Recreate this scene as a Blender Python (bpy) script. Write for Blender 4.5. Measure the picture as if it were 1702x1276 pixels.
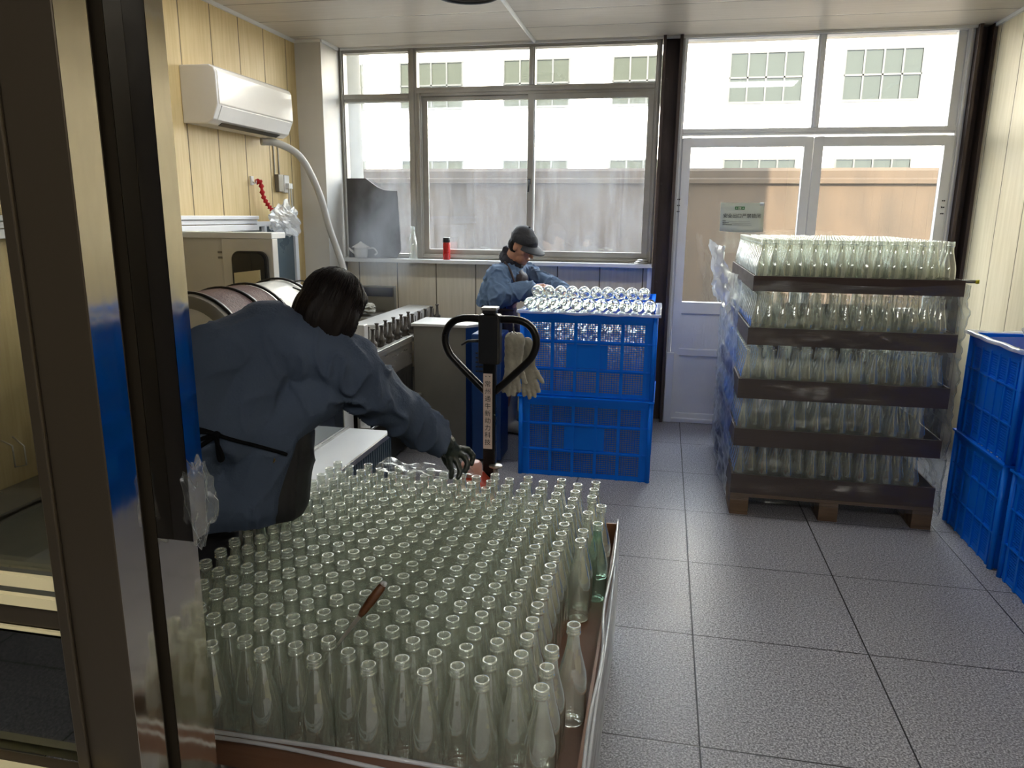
import bpy, bmesh, math, random
import numpy as np
from mathutils import Vector, Matrix, noise
random.seed(7)
sc = bpy.context.scene
col = sc.collection
for o in list(bpy.data.objects): bpy.data.objects.remove(o)

# ---------------------------------------------------------------- camera
cd = bpy.data.cameras.new('camera'); cam = bpy.data.objects.new('camera', cd); col.objects.link(cam)
cam.matrix_world = Matrix(((.9796, -.0533, .1937, 0), (.1991, .2149, -.9561, 0), (.0093, .9752, .2212, 1.62), (0, 0, 0, 1)))
cd.sensor_width = 36; cd.lens = 1235 / 1702 * 36; cd.clip_start = .05; cd.clip_end = 200
_r = Vector((.9800, .1990, .0093)); _u = Vector((-.053, .215, .975))
_f = -_r.cross(_u).normalized(); _r.normalize(); _b = -_f
_b = _r.cross(_u).normalized(); _u = _b.cross(_r).normalized()
cam.matrix_world = Matrix(((_r.x, _u.x, _b.x, 0), (_r.y, _u.y, _b.y, 0), (_r.z, _u.z, _b.z, 1.62), (0, 0, 0, 1)))
sc.camera = cam
# ---------------------------------------------------------------- sky, sun, exposure
w = bpy.data.worlds.new('world'); sc.world = w; w.use_nodes = True
bg = w.node_tree.nodes['Background']; bg.inputs[0].default_value = (.86, .93, 1, 1); bg.inputs[1].default_value = 8.0
sd = bpy.data.lights.new('sun', 'SUN'); so = bpy.data.objects.new('sun', sd); col.objects.link(so)
sd.energy = 19; sd.angle = .012; sd.color = (1, .83, .62)
so.rotation_euler = Vector((-.26, 1, -.62)).to_track_quat('-Z', 'Y').to_euler(); so.location = (0, -8, 12)
for nm, x0, x1, z0, z1 in (('daylight_portal', -2.64, -.1, 1.27, 2.9), ('daylight_portal', .07, 2.0, .97, 2.9)):
    ld = bpy.data.lights.new(nm, 'AREA'); lo = bpy.data.objects.new(nm, ld); col.objects.link(lo)
    ld.shape = 'RECTANGLE'; ld.size = x1 - x0; ld.size_y = z1 - z0; ld.cycles.is_portal = True
    lo.location = ((x0 + x1) / 2, 6.12, (z0 + z1) / 2); lo.rotation_euler = (math.radians(-90), 0, 0)
sc.view_settings.view_transform = 'Standard'; sc.view_settings.look = 'None'
sc.view_settings.gamma = 1; sc.view_settings.exposure = 1.0; sc.view_settings.use_curve_mapping = False
sc.cycles.transparent_max_bounces = 40; sc.cycles.max_bounces = 9; sc.cycles.transmission_bounces = 8
sc.cycles.diffuse_bounces = 5; sc.cycles.glossy_bounces = 5; sc.cycles.sample_clamp_indirect = 6
sc.cycles.use_denoising = True; sc.cycles.caustics_reflective = False; sc.cycles.caustics_refractive = False
sc.cycles.volume_step_rate = 2

# ---------------------------------------------------------------- helpers
def srgb(r, g, b):
    f = lambda c: (c / 255 / 12.92) if c / 255 <= .04045 else ((c / 255 + .055) / 1.055) ** 2.4
    return (f(r), f(g), f(b), 1)
class N:
    def __init__(s, name):
        s.m = bpy.data.materials.new(name); s.m.use_nodes = True; s.t = s.m.node_tree; s.t.nodes.clear()
        s.out = s.t.nodes.new('ShaderNodeOutputMaterial')
    def n(s, typ, props=None, **inp):
        nd = s.t.nodes.new('ShaderNode' + typ)
        for k, v in (props or {}).items(): setattr(nd, k, v)
        for k, v in inp.items():
            k = k.replace('_', ' ')
            if k.startswith('i') and k[1:].isdigit(): k = int(k[1:])
            if isinstance(v, bpy.types.NodeSocket): s.t.links.new(v, nd.inputs[k])
            else: nd.inputs[k].default_value = v
        return nd
    def math(s, op, a, b=0.0, c=None):
        kw = dict(i0=a, i1=b)
        if c is not None: kw['i2'] = c
        return s.n('Math', {'operation': op}, **kw).outputs[0]
    def mix(s, f, a, b):
        nd = s.n('Mix', {'data_type': 'RGBA'}); 
        for i, v in ((0, f), (6, a), (7, b)):
            if isinstance(v, bpy.types.NodeSocket): s.t.links.new(v, nd.inputs[i])
            else: nd.inputs[i].default_value = v
        return nd.outputs[2]
    def ramp(s, f, stops):
        nd = s.n('ValToRGB', Fac=f); e = nd.color_ramp.elements
        while len(e) < len(stops): e.new(.5)
        for i, (p, c) in enumerate(stops): e[i].position = p; e[i].color = c if len(c) == 4 else (*c, 1)
        return nd.outputs[0]
    def pos(s): return s.n('NewGeometry').outputs['Position']
    def obj(s): return s.n('TexCoord').outputs['Object']
    def map(s, v, scale): return s.n('Mapping', Vector=v, Scale=scale).outputs[0]
    def noise(s, v, scale=5, detail=4, rough=.55): return s.n('TexNoise', Vector=v, Scale=scale, Detail=detail, Roughness=rough).outputs[0]
    def bump(s, h, st=.3, dist=.01): return s.n('Bump', Height=h, Strength=st, Distance=dist).outputs[0]
    def done(s, sh, vol=None):
        s.t.links.new(sh, s.out.inputs[0]) if sh else None
        if vol: s.t.links.new(vol, s.out.inputs[1])
        return s.m
def pm(name, c, rough=.5, metal=0, var=.12, vs=6, bump=.15, bs=40, stretch=(1, 1, 1), spec=.5, dirt=None):
    """principled surface with procedural colour variation and fine relief"""
    s = N(name); v = s.map(s.obj(), stretch)
    nz = s.noise(v, vs, 5)
    d = dirt or (c[0] * (1 - var * 2), c[1] * (1 - var * 2), c[2] * (1 - var * 2), 1)
    cc = s.mix(s.math('MULTIPLY', nz, 1.0 if not dirt else 1.1), c, d)
    b = s.bump(s.noise(v, bs, 4), bump, .004)
    rr = s.math('MULTIPLY_ADD', nz, .2, rough - .1)
    p = s.n('BsdfPrincipled', Base_Color=cc, Roughness=rr, Metallic=metal, Normal=b, Specular_IOR_Level=spec)
    return s.done(p.outputs[0])

class MB:
    def __init__(s): s.v = []; s.f = []; s.sm = []
    def add(s, vs, fs, smooth=False):
        o = len(s.v); s.v += [tuple(p) for p in vs]; s.f += [tuple(i + o for i in f) for f in fs]; s.sm += [smooth] * len(fs); return s
    def box(s, x0, x1, y0, y1, z0, z1, mat=None):
        vs = [Vector((x, y, z)) for x in (x0, x1) for y in (y0, y1) for z in (z0, z1)]
        if mat: vs = [mat @ p for p in vs]
        return s.add(vs, [(0, 1, 3, 2), (4, 6, 7, 5), (0, 4, 5, 1), (2, 3, 7, 6), (0, 2, 6, 4), (1, 5, 7, 3)])
    def quad(s, a, b, c, d): return s.add([a, b, c, d], [(0, 1, 2, 3)])
    def cyl(s, a, b, r0, r1=None, seg=16, caps=True):
        return s.tube([a, b], [r0, r0 if r1 is None else r1], seg, caps)
    def tube(s, pts, r, seg=10, caps=True):
        pts = [Vector(p) for p in pts]; n = len(pts)
        rs = r if isinstance(r, (list, tuple)) else [r] * n
        vs = []; fs = []; up = None
        for i, p in enumerate(pts):
            t = (pts[min(i + 1, n - 1)] - pts[max(i - 1, 0)]).normalized()
            if up is None: up = t.orthogonal().normalized()
            up = (up - t * up.dot(t)).normalized(); bi = t.cross(up)
            for k in range(seg):
                a = 2 * math.pi * k / seg
                vs.append(p + (up * math.cos(a) + bi * math.sin(a)) * rs[i])
        for i in range(n - 1):
            for k in range(seg):
                k2 = (k + 1) % seg
                fs.append((i * seg + k, i * seg + k2, (i + 1) * seg + k2, (i + 1) * seg + k))
        s.add(vs, fs, True)
        if caps:
            o = len(s.v) - len(vs)
            s.f += [tuple(o + k for k in reversed(range(seg))), tuple(o + (n - 1) * seg + k for k in range(seg))]; s.sm += [False, False]
        return s
    def lathe(s, prof, seg=24, c=(0, 0, 0), mat=None):
        vs = []; fs = []
        for (r, z) in prof:
            for k in range(seg):
                a = 2 * math.pi * k / seg
                p = Vector((r * math.cos(a), r * math.sin(a), z)); p = (mat @ p) if mat else p + Vector(c)
                vs.append(p)
        for i in range(len(prof) - 1):
            for k in range(seg):
                k2 = (k + 1) % seg; fs.append((i * seg + k, i * seg + k2, (i + 1) * seg + k2, (i + 1) * seg + k))
        return s.add(vs, fs, True)
    def prism(s, outline, ax, a, b):
        """outline of 2D points extruded along axis ax from a to b"""
        def P(u, v, w): return {'x': (w, u, v), 'y': (u, w, v), 'z': (u, v, w)}[ax]
        n = len(outline)
        vs = [P(u, v, a) for u, v in outline] + [P(u, v, b) for u, v in outline]
        fs = [tuple(range(n)), tuple(reversed(range(n, 2 * n)))] + [(i, i + n, (i + 1) % n + n, (i + 1) % n) for i in range(n)]
        return s.add(vs, fs)
    def sphere(s, c, r, seg=16, rings=10, mat=None):
        rx, ry, rz = r if isinstance(r, (tuple, list)) else (r, r, r)
        vs = []; fs = []
        for i in range(rings + 1):
            t = math.pi * i / rings
            for k in range(seg):
                a = 2 * math.pi * k / seg
                p = Vector((rx * math.sin(t) * math.cos(a), ry * math.sin(t) * math.sin(a), rz * math.cos(t)))
                if mat: p = mat @ p
                vs.append(p + Vector(c))
        for i in range(rings):
            for k in range(seg):
                k2 = (k + 1) % seg; fs.append((i * seg + k, (i + 1) * seg + k, (i + 1) * seg + k2, i * seg + k2))
        return s.add(vs, fs, True)
    def build(s, name, mat, parent=None, bevel=0, fix=True):
        me = bpy.data.meshes.new(name); me.from_pydata(s.v, [], s.f); me.polygons.foreach_set('use_smooth', s.sm)
        me.update()
        bm = bmesh.new(); bm.from_mesh(me)
        if fix: bmesh.ops.remove_doubles(bm, verts=bm.verts, dist=1e-6); bmesh.ops.recalc_face_normals(bm, faces=bm.faces)
        if parent is not None:
            bmesh.ops.translate(bm, verts=bm.verts, vec=-wloc(parent))
        bm.to_mesh(me); bm.free()
        o = bpy.data.objects.new(name, me); col.objects.link(o)
        if mat: me.materials.append(mat)
        if parent is not None: o.parent = parent
        if bevel:
            b = o.modifiers.new('edge', 'BEVEL'); b.width = bevel; b.segments = 2; b.limit_method = 'ANGLE'
        return o
def wloc(o):
    v = Vector(o.location)
    while o.parent: o = o.parent; v += Vector(o.location)
    return v
def tag(o, label=None, cat=None, group=None, kind=None):
    if label: o['label'] = label
    if cat: o['category'] = cat
    if group: o['group'] = group
    if kind: o['kind'] = kind
    return o
def empty(name, loc, label, cat, group=None):
    o = bpy.data.objects.new(name, None); o.empty_display_size = .1; col.objects.link(o); o.location = loc
    return tag(o, label, cat, group)
def copy_tree(o, parent=None):
    c = o.copy(); col.objects.link(c)
    if parent: c.parent = parent
    for ch in list(o.children): copy_tree(ch, c)
    return c
def struct(mb, name, mat, label=None, bevel=0):
    return tag(mb.build(name, mat, None, bevel), label, None, None, 'structure')
def text(s, size, loc, rot, mat, parent, name='lettering', ext=.0004, align='CENTER', vert=False):
    cu = bpy.data.curves.new(name, 'FONT'); cu.body = s; cu.size = size; cu.align_x = align; cu.align_y = 'CENTER'; cu.extrude = ext
    cu.offset = 0.0
    t = bpy.data.objects.new(name, cu); col.objects.link(t); bpy.context.view_layer.update()
    me = bpy.data.meshes.new_from_object(t.evaluated_get(bpy.context.evaluated_depsgraph_get()))
    bpy.data.objects.remove(t)
    o = bpy.data.objects.new(name, me); col.objects.link(o); me.materials.clear(); me.materials.append(mat)
    o.parent = parent; o.location = Vector(loc) - wloc(parent); o.rotation_euler = rot
    return o
def smooth_path(pts, n=8):
    pts = [Vector(p) for p in pts]; P = [pts[0]] + pts + [pts[-1]]; out = []
    for i in range(1, len(P) - 2):
        for k in range(n):
            t = k / n; a, b, c, d = P[i - 1], P[i], P[i + 1], P[i + 2]
            out.append(.5 * ((2 * b) + (c - a) * t + (2 * a - 5 * b + 4 * c - d) * t * t + (3 * b - a - 3 * c + d) * t ** 3))
    return out + [pts[-1]]
def blob(name, caps, mat, parent, voxel=.01, smooth=6, wr=0.0, wscale=(1, 1, 1), wfreq=9, seed=0, cut=None, wmap=None):
    """one continuous skin grown over tapered limbs. caps: (a, b, ra, rb) or ('e', centre, radii, matrix)"""
    mb = MB()
    for c in caps:
        if c[0] == 'e': mb.sphere(c[1], c[2], 20, 14, c[3] if len(c) > 3 else None)
        else:
            a, b, ra, rb = c; a = Vector(a); b = Vector(b)
            mb.sphere(a, ra, 16, 10); mb.sphere(b, rb, 16, 10); mb.cyl(a, b, ra, rb, 16)
    o = mb.build(name, None, None, fix=False)
    md = o.modifiers.new('r', 'REMESH'); md.mode = 'VOXEL'; md.voxel_size = voxel; md.use_smooth_shade = True
    if smooth: ms = o.modifiers.new('s', 'SMOOTH'); ms.factor = .6; ms.iterations = smooth
    bpy.context.view_layer.update()
    me = bpy.data.meshes.new_from_object(o.evaluated_get(bpy.context.evaluated_depsgraph_get()))
    me.name = name; bpy.data.objects.remove(o)
    if wr:
        n = len(me.vertices); nr = [v.normal.copy() for v in me.vertices]
        for v, nn in zip(me.vertices, nr):
            q = Vector((v.co.x * wscale[0], v.co.y * wscale[1], v.co.z * wscale[2])) * wfreq + Vector((seed, seed * 2, seed))
            q = q + Vector((noise.noise(q * .6), noise.noise(q * .6 + Vector((9, 9, 9))), 0)) * .9
            h = 1 - abs(noise.noise(q)) * 2.2
            w_ = wr * (wmap(v.co) if wmap else 1)
            v.co += nn * w_ * (h * h * h if h > 0 else 0) + nn * w_ * .5 * noise.noise(q * .4)
    if cut or parent is not None:
        bm = bmesh.new(); bm.from_mesh(me)
        for (pc, pn) in (cut or []):
            bmesh.ops.bisect_plane(bm, geom=bm.verts[:] + bm.edges[:] + bm.faces[:], plane_co=pc, plane_no=pn, clear_outer=True)
        if parent is not None: bmesh.ops.translate(bm, verts=bm.verts, vec=-wloc(parent))
        bm.to_mesh(me); bm.free()
    for p in me.polygons: p.use_smooth = True
    me.materials.clear(); me.materials.append(mat)
    o = bpy.data.objects.new(name, me); col.objects.link(o)
    if parent is not None: o.parent = parent
    return o
# ---------------------------------------------------------------- materials
def panel_wall(name, c, c2, axis, pitch, off, horiz=False, rough=.45, spec=.5):
    s = N(name); p = s.pos(); xyz = s.n('SeparateXYZ', Vector=p)
    u = xyz.outputs[axis]
    fr = s.math('FRACT', s.math('DIVIDE', s.math('SUBTRACT', u, off - 50 * pitch), pitch))
    d = s.math('MINIMUM', fr, s.math('SUBTRACT', 1.0, fr))
    g = s.math('LESS_THAN', d, .0045 / pitch)
    sc3 = {0: (1, 1, 1), 1: (1, 1, 1)}
    grain = s.noise(s.map(p, (6, 6, .35) if not horiz else (.35, 6, 6)), 7, 6, .6)
    cc = s.mix(s.ramp(grain, [(.38, (0, 0, 0)), (.7, (1, 1, 1))]), c, c2)
    cc = s.mix(g, cc, (c[0] * .22, c[1] * .2, c[2] * .16, 1))
    h = s.math('MINIMUM', s.math('MULTIPLY', d, 40.0), 1.0)
    b = s.bump(h, .8, .004)
    return s.done(s.n('BsdfPrincipled', Base_Color=cc, Roughness=rough, Normal=b, Specular_IOR_Level=spec).outputs[0])
M = {}
M['wall_l'] = panel_wall('cream_panel', srgb(208, 186, 136), srgb(192, 168, 116), 1, .322, 4.224)
M['wall_r'] = panel_wall('pale_cream_panel', srgb(214, 203, 174), srgb(200, 188, 156), 1, .36, 5.50)
M['wall_b'] = panel_wall('beige_panel', srgb(226, 216, 194), srgb(212, 202, 178), 0, .34, -2.2)
M['ceil'] = panel_wall('ceiling_panel', srgb(206, 198, 184), srgb(196, 187, 172), 1, .435, 5.985, True, .38)
M['col'] = pm('white_column', srgb(205, 203, 197), .45, var=.05, bump=.05)
M['alu'] = pm('grey_white_frame', srgb(196, 194, 186), .35, .15, var=.18, vs=3, bump=.08, dirt=srgb(130, 124, 112))
M['alu_w'] = pm('white_aluminium', srgb(236, 238, 242), .35, .1, var=.08, bump=.05)
M['rust'] = pm('rusty_steel', srgb(98, 84, 78), .6, .3, vs=9, bump=.6, bs=25, dirt=srgb(52, 42, 40), stretch=(1, 1, .3))
M['white'] = pm('white_plastic', srgb(232, 230, 226), .18, var=.03, bump=0)
M['whitem'] = pm('white_trim', srgb(225, 226, 224), .4, var=.04, bump=.05)
M['darkp'] = pm('dark_plastic', srgb(28, 28, 30), .35, var=.1, bump=.05)
M['black_metal'] = pm('black_metal', srgb(24, 22, 22), .3, .4, var=.2, bump=.1)
M['red'] = pm('red_paint', srgb(190, 30, 22), .28, var=.1)
M['redlace'] = pm('red_lace', srgb(190, 20, 25), .7, bump=.5)
M['pink'] = pm('salmon_red_metal', srgb(196, 78, 58), .38, .1, var=.12, bump=.1)
M['steel'] = pm('brushed_stainless', srgb(196, 192, 184), .3, .85, var=.1, vs=4, bump=.12, bs=30, stretch=(1, 1, 8))
M['steel_d'] = pm('dull_steel', srgb(140, 136, 126), .45, .6, var=.15, vs=4, bump=.1)
M['steel_w'] = pm('pale_steel_sheet', srgb(214, 212, 206), .32, .3, var=.08, bump=.05)
M['brown'] = pm('brown_board', srgb(66, 42, 33), .55, vs=5, bump=.3, bs=30, stretch=(.4, 1, 4), dirt=srgb(42, 27, 22))
M['brownf'] = pm('warm_brown_board', srgb(128, 84, 54), .5, vs=6, bump=.3, bs=30, stretch=(.4, .4, 4), dirt=srgb(82, 52, 34))
M['wood'] = pm('pallet_wood', srgb(120, 96, 72), .7, vs=8, bump=.5, bs=25, stretch=(.5, 3, 3), dirt=srgb(70, 52, 38))
M['crate_old'] = pm('blue_crate_plastic', srgb(0, 104, 205), .38, var=.12, vs=3, bump=.08, dirt=srgb(0, 82, 172), spec=.35)
M['bluep'] = pm('blue_painted_metal', srgb(24, 62, 118), .35, var=.15, bump=.05)
M['greypane'] = pm('grey_pane', srgb(78, 92, 100), .3, var=.1, bump=0)
M['cartonred'] = pm('perforated_brown', srgb(92, 50, 40), .6, vs=90, bump=.6, bs=90, dirt=srgb(40, 20, 16))
M['skin'] = pm('skin', srgb(188, 136, 108), .5, var=.08, vs=12, bump=.15, bs=80)
M['hair'] = pm('dark_hair', srgb(24, 16, 14), .55, var=.3, vs=20, bump=.5, bs=60, stretch=(3, 3, .6), spec=.2)
M['coat'] = pm('slate_blue_workcloth', srgb(76, 88, 108), .85, vs=4, bump=.5, bs=120, dirt=srgb(60, 70, 88), spec=.2)
M['coat2'] = pm('pale_blue_workcloth', srgb(112, 134, 160), .8, vs=5, bump=.5, bs=120, dirt=srgb(84, 104, 132), spec=.2)
M['apron'] = pm('black_apron', srgb(26, 25, 28), .5, var=.2, bump=.3)
M['apron2'] = pm('maroon_apron', srgb(66, 40, 36), .55, vs=4, bump=.3, dirt=srgb(34, 24, 26))
M['trouser'] = pm('dark_trousers', srgb(30, 28, 32), .8, var=.15, bump=.4)
M['capm'] = pm('black_cap', srgb(38, 38, 42), .75, var=.1, bump=.4, bs=150)
M['glove'] = pm('dark_green_rubber', srgb(44, 52, 46), .35, var=.2, bump=.4, bs=60)
M['gloveg'] = pm('dirty_cotton_glove', srgb(214, 208, 190), .85, vs=7, bump=.5, bs=90, dirt=srgb(90, 90, 84))
M['boot'] = pm('white_rubber_boot', srgb(206, 202, 190), .4, var=.12, bump=.1)
M['paper'] = pm('white_paper', srgb(205, 212, 200), .6, var=.05, bump=.05)
M['ink'] = pm('black_ink', srgb(30, 28, 30), .6)
M['green'] = pm('green_ink', srgb(52, 120, 66), .6)
M['stripw'] = pm('pale_pink_label', srgb(222, 204, 196), .45, var=.04, bump=0)
M['concrete'] = pm('weathered_render', srgb(62, 47, 29), .9, vs=2.6, bump=.4, bs=14, dirt=srgb(36, 31, 25), stretch=(1, 1, .4))
M['col_out'] = pm('grey_outdoor_column', srgb(92, 90, 82), .7, var=.1)
M['facade'] = pm('white_facade', srgb(238, 236, 228), .8, var=.02)
M['pane_out'] = pm('dark_reflecting_pane', (.022, .026, .018, 1), .12, var=.1, bump=0, spec=.3)
M['winframe'] = pm('dark_window_bars', (.028, .032, .03, 1), .6, var=.05, bump=0)
M['asphalt'] = pm('yard_ground', srgb(120, 116, 110), .9)
M['cream_reflection'] = pm('cream_strip', srgb(214, 202, 160), .4, var=.05, bump=.02)  # painted reflection of the cream wall, for steel bevels and cabinet glass
M['hose'] = pm('white_hose', srgb(196, 194, 188), .5, var=.1, bump=.3, bs=120)
M['board_dark'] = pm('dark_board', srgb(74, 68, 62), .6, vs=3, bump=.2, dirt=srgb(52, 48, 46))
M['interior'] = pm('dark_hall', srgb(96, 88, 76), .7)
M['bench'] = pm('grey_bench', srgb(96, 98, 90), .5, .3)

def floor_mat():
    s = N('granite_tiles'); p = s.pos(); x = s.n('SeparateXYZ', Vector=p)
    gs = []
    for ax, off in ((0, .19), (1, 2.103)):
        fr = s.math('FRACT', s.math('DIVIDE', s.math('SUBTRACT', x.outputs[ax], off - 32.65), .653))
        gs.append(s.math('MINIMUM', fr, s.math('SUBTRACT', 1.0, fr)))
    d = s.math('MINIMUM', gs[0], gs[1]); g = s.math('LESS_THAN', d, .0042)
    n1 = s.noise(p, 150, 3, .7); n2 = s.noise(p, 70, 4, .7); n3 = s.noise(p, 1.3, 4)
    sp = s.ramp(n1, [(.38, srgb(22, 22, 26)), (.47, srgb(120, 120, 126)), (.55, srgb(176, 176, 182)), (.64, srgb(238, 238, 242))])
    sp2 = s.ramp(n2, [(.36, srgb(84, 84, 90)), (.6, srgb(182, 182, 188))])
    c = s.mix(.3, sp, sp2); c = s.mix(s.math('MULTIPLY', n3, .4), c, srgb(104, 98, 96))
    c = s.mix(g, c, srgb(26, 24, 24))
    r = s.math('MULTIPLY_ADD', s.noise(p, 3, 3, .5), .12, .30)
    b = s.bump(s.math('ADD', s.math('MINIMUM', s.math('MULTIPLY', d, 120.0), 1.0), s.math('MULTIPLY', n2, .12)), .25, .003)
    return s.done(s.n('BsdfPrincipled', Base_Color=c, Roughness=r, Normal=b, Specular_IOR_Level=.34).outputs[0])
M['floor'] = floor_mat()
def mirror_steel():
    s = N('polished_stainless'); v = s.map(s.pos(), (30, 30, .6)); nz = s.noise(v, 3, 4)
    b = s.bump(s.noise(s.map(s.pos(), (3, 3, 1.2)), 3, 3), .04, .02)
    r = s.math('MULTIPLY_ADD', nz, .08, .03)
    return s.done(s.n('BsdfPrincipled', Base_Color=srgb(205, 198, 182), Metallic=1.0, Roughness=r, Normal=b).outputs[0])
M['mirror'] = mirror_steel()
M['brownsteel'] = pm('brown_shade_steel', srgb(84, 75, 62), .35, .7, var=.15, vs=3, bump=.1, stretch=(1, 1, .3))  # stainless tinted brown, as its faces mirror the dark hall
def glassy(name, tint, edge, fres=1.5, haze=0.0, haze_c=(1, 1, 1, 1), rough=.03, bumpst=.0, bs=8, hz_noise=False, wr=(1, 1, 1), pw=2.2):
    s = N(name)
    nrm = s.bump(s.noise(s.map(s.obj(), wr), bs, 3), bumpst, .01) if bumpst else None
    lw = s.n('LayerWeight', Blend=.35, **({'Normal': nrm} if nrm else {})).outputs['Facing']
    tc = s.mix(s.math('POWER', lw, pw), tint, edge)
    tr = s.n('BsdfTransparent', Color=tc).outputs[0]
    gl = s.n('BsdfGlossy', Color=(.97, 1, .98, 1), Roughness=rough, **({'Normal': nrm} if nrm else {})).outputs[0]
    l5 = s.n('LayerWeight', Blend=.5, **({'Normal': nrm} if nrm else {})).outputs['Facing']
    fr = s.math('MULTIPLY_ADD', s.math('POWER', l5, 4.0), .9, .045)
    f = s.math('MINIMUM', s.math('MULTIPLY', fr, fres), 1.0)
    sh = s.n('MixShader', i0=f, i1=tr, i2=gl).outputs[0]
    if haze:
        df = s.n('AddShader', i0=s.n('BsdfDiffuse', Color=haze_c).outputs[0], i1=s.n('BsdfTranslucent', Color=haze_c).outputs[0]).outputs[0]
        df = s.n('MixShader', i0=.5, i1=s.n('BsdfDiffuse', Color=haze_c).outputs[0], i2=s.n('BsdfTranslucent', Color=haze_c).outputs[0]).outputs[0]
        hf = haze
        if hz_noise:
            hf = s.math('MULTIPLY', s.ramp(s.noise(s.map(s.pos(), (9, 9, 1.2)), 2.2, 6, .65), [(.3, (.25, .25, .25)), (.7, (1, 1, 1))]), haze)
        sh = s.n('MixShader', i0=hf, i1=sh, i2=df).outputs[0]
    return s.done(sh)
M['bottle'] = glassy('clear_bottle_glass', (.965, .978, .950, 1), (.30, .34, .27, 1), 4.5, .105, (.97, 1, .88, 1), .04, .35, 16, wr=(1, 1, .6), pw=4.5)
M['bottle_g'] = glassy('greenish_bottle_glass', (.72, .86, .78, 1), (.3, .5, .4, 1), 2.2, .03, (.8, 1, .9, 1), .05, .3, 14)
M['pane'] = glassy('window_glass', (.95, .96, .96, 1), (.8, .82, .8, 1), 1.0, .006, (1, 1, 1, 1), .01)
M['pane_haze'] = glassy('steamed_window_glass', (.93, .95, .97, 1), (.8, .82, .8, 1), 1.0, .085, (.86, .92, 1, 1), .01, hz_noise=True)
M['film'] = glassy('stretch_film', (.93, .94, .94, 1), (.7, .72, .73, 1), .8, .03, (.85, .9, .95, 1), .30, .5, 10, wr=(.25, .25, 3))
M['film_w'] = glassy('cloudy_plastic_film', (.86, .87, .88, 1), (.6, .6, .6, 1), 1.8, .4, (.95, .97, 1, 1), .15, .9, 9)
M['acryl'] = glassy('door_glass', (.82, .83, .80, 1), (.5, .5, .5, 1), 1.2, .0, rough=.02)

M['bottle_rim'] = glassy('bottle_mouth_glass', (.92, .94, .91, 1), (.5, .56, .48, 1), 4.5, .16, (.95, 1, .95, 1), .08, .2, 14)

def crate_plastic():
    s = N('blue_crate_plastic'); nz = s.noise(s.obj(), 3, 4)
    c = s.mix(nz, srgb(0, 136, 250), srgb(0, 112, 222))
    p = s.n('BsdfPrincipled', Base_Color=c, Roughness=.4, Specular_IOR_Level=.35).outputs[0]
    t = s.n('BsdfTranslucent', Color=srgb(20, 150, 255)).outputs[0]
    return s.done(s.n('MixShader', i0=.3, i1=p, i2=t).outputs[0])
M['crate'] = crate_plastic()

M['spindle'] = pm('dark_worn_steel', srgb(92, 86, 78), .45, .5, var=.2, bump=.2)
# ================================================================ THE ROOM
ZC = 2.907
XL, XR, YB = -2.86, 2.11, 6.0
struct(MB().box(-3.1, 2.4, -2.7, 6.12, -.12, 0), 'floor', M['floor'], 'speckled grey granite tile floor of the room')
struct(MB().box(-3.1, 2.4, -2.7, 6.25, ZC, ZC + .1), 'ceiling', M['ceil'], 'pale panelled ceiling of the room')
# left wall with the low service window opening
struct(MB().box(XL - .1, XL, .9, 6.12, 0, ZC), 'wall_left', M['wall_l'], 'cream panelled wall behind the air conditioner')
struct(MB().box(XR, XR + .1, -2.7, 6.12, 0, ZC), 'wall_right', M['wall_r'], 'pale cream panelled wall beside the blue crates')
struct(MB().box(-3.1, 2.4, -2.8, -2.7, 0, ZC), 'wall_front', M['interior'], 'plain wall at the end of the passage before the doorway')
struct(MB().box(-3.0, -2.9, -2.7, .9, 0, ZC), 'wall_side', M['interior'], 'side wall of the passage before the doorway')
struct(MB().box(-2.66, -.095, YB, YB + .1, 0, 1.25), 'wall_back', M['wall_b'], 'beige panelled wall under the long window')
struct(MB().box(XL, -2.645, 5.655, YB, 0, ZC), 'trim_1', M['col'], 'boxed white column in the corner left of the window')
m = MB(); m.box(-2.66, -.095, 5.86, 6.10, 1.232, 1.262)
struct(m, 'trim_2', M['whitem'], 'white window sill board', .004)
m = MB(); m.box(-.125, -.09, 5.95, 6.0, 0, 1.232); struct(m, 'trim_3', M['alu_w'], 'white upright strip ending the beige wall')
m = MB(); m.tube([(-1.05, -2.7, ZC - .004), (-1.05, 5.95, ZC - .004)], .014, 8); struct(m, 'trim_4', M['whitem'], 'white joint strip across the ceiling')
m = MB(); m.box(XL, XL + .018, .9, 5.66, ZC - .022, ZC); m.box(XR - .018, XR, .9, 6, ZC - .022, ZC); m.box(-2.62, XR - .11, 5.955, 5.97, ZC - .018, ZC)
m.box(XL, -2.64, 5.637, 5.655, ZC - .02, ZC); m.box(-2.645, -2.63, 5.65, 5.955, ZC - .02, ZC)
struct(m, 'trim_5', M['whitem'], 'thin ceiling edge trim')
# steel posts beside the door
def rust_post(name, x0, x1, lbl):
    m = MB(); m.box(x0, x0 + .022, 5.92, 6.12, 0, ZC); m.box(x1 - .022, x1, 5.92, 6.12, 0, ZC); m.box(x0 + .022, x1 - .022, 6.03, 6.06, 0, ZC)
    for k in range(7):
        z = .35 + k * .38; m.tube([(x0 + .035, 6.03, z), (x0 + .035, 6.015, z)], .009, 8)
    struct(m, name, M['rust'], lbl)
rust_post('trim_6', -.09, .052, 'rusty dark steel post between window and door')
rust_post('trim_7', 2.0, 2.11, 'rusty dark steel post at the right corner')

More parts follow.
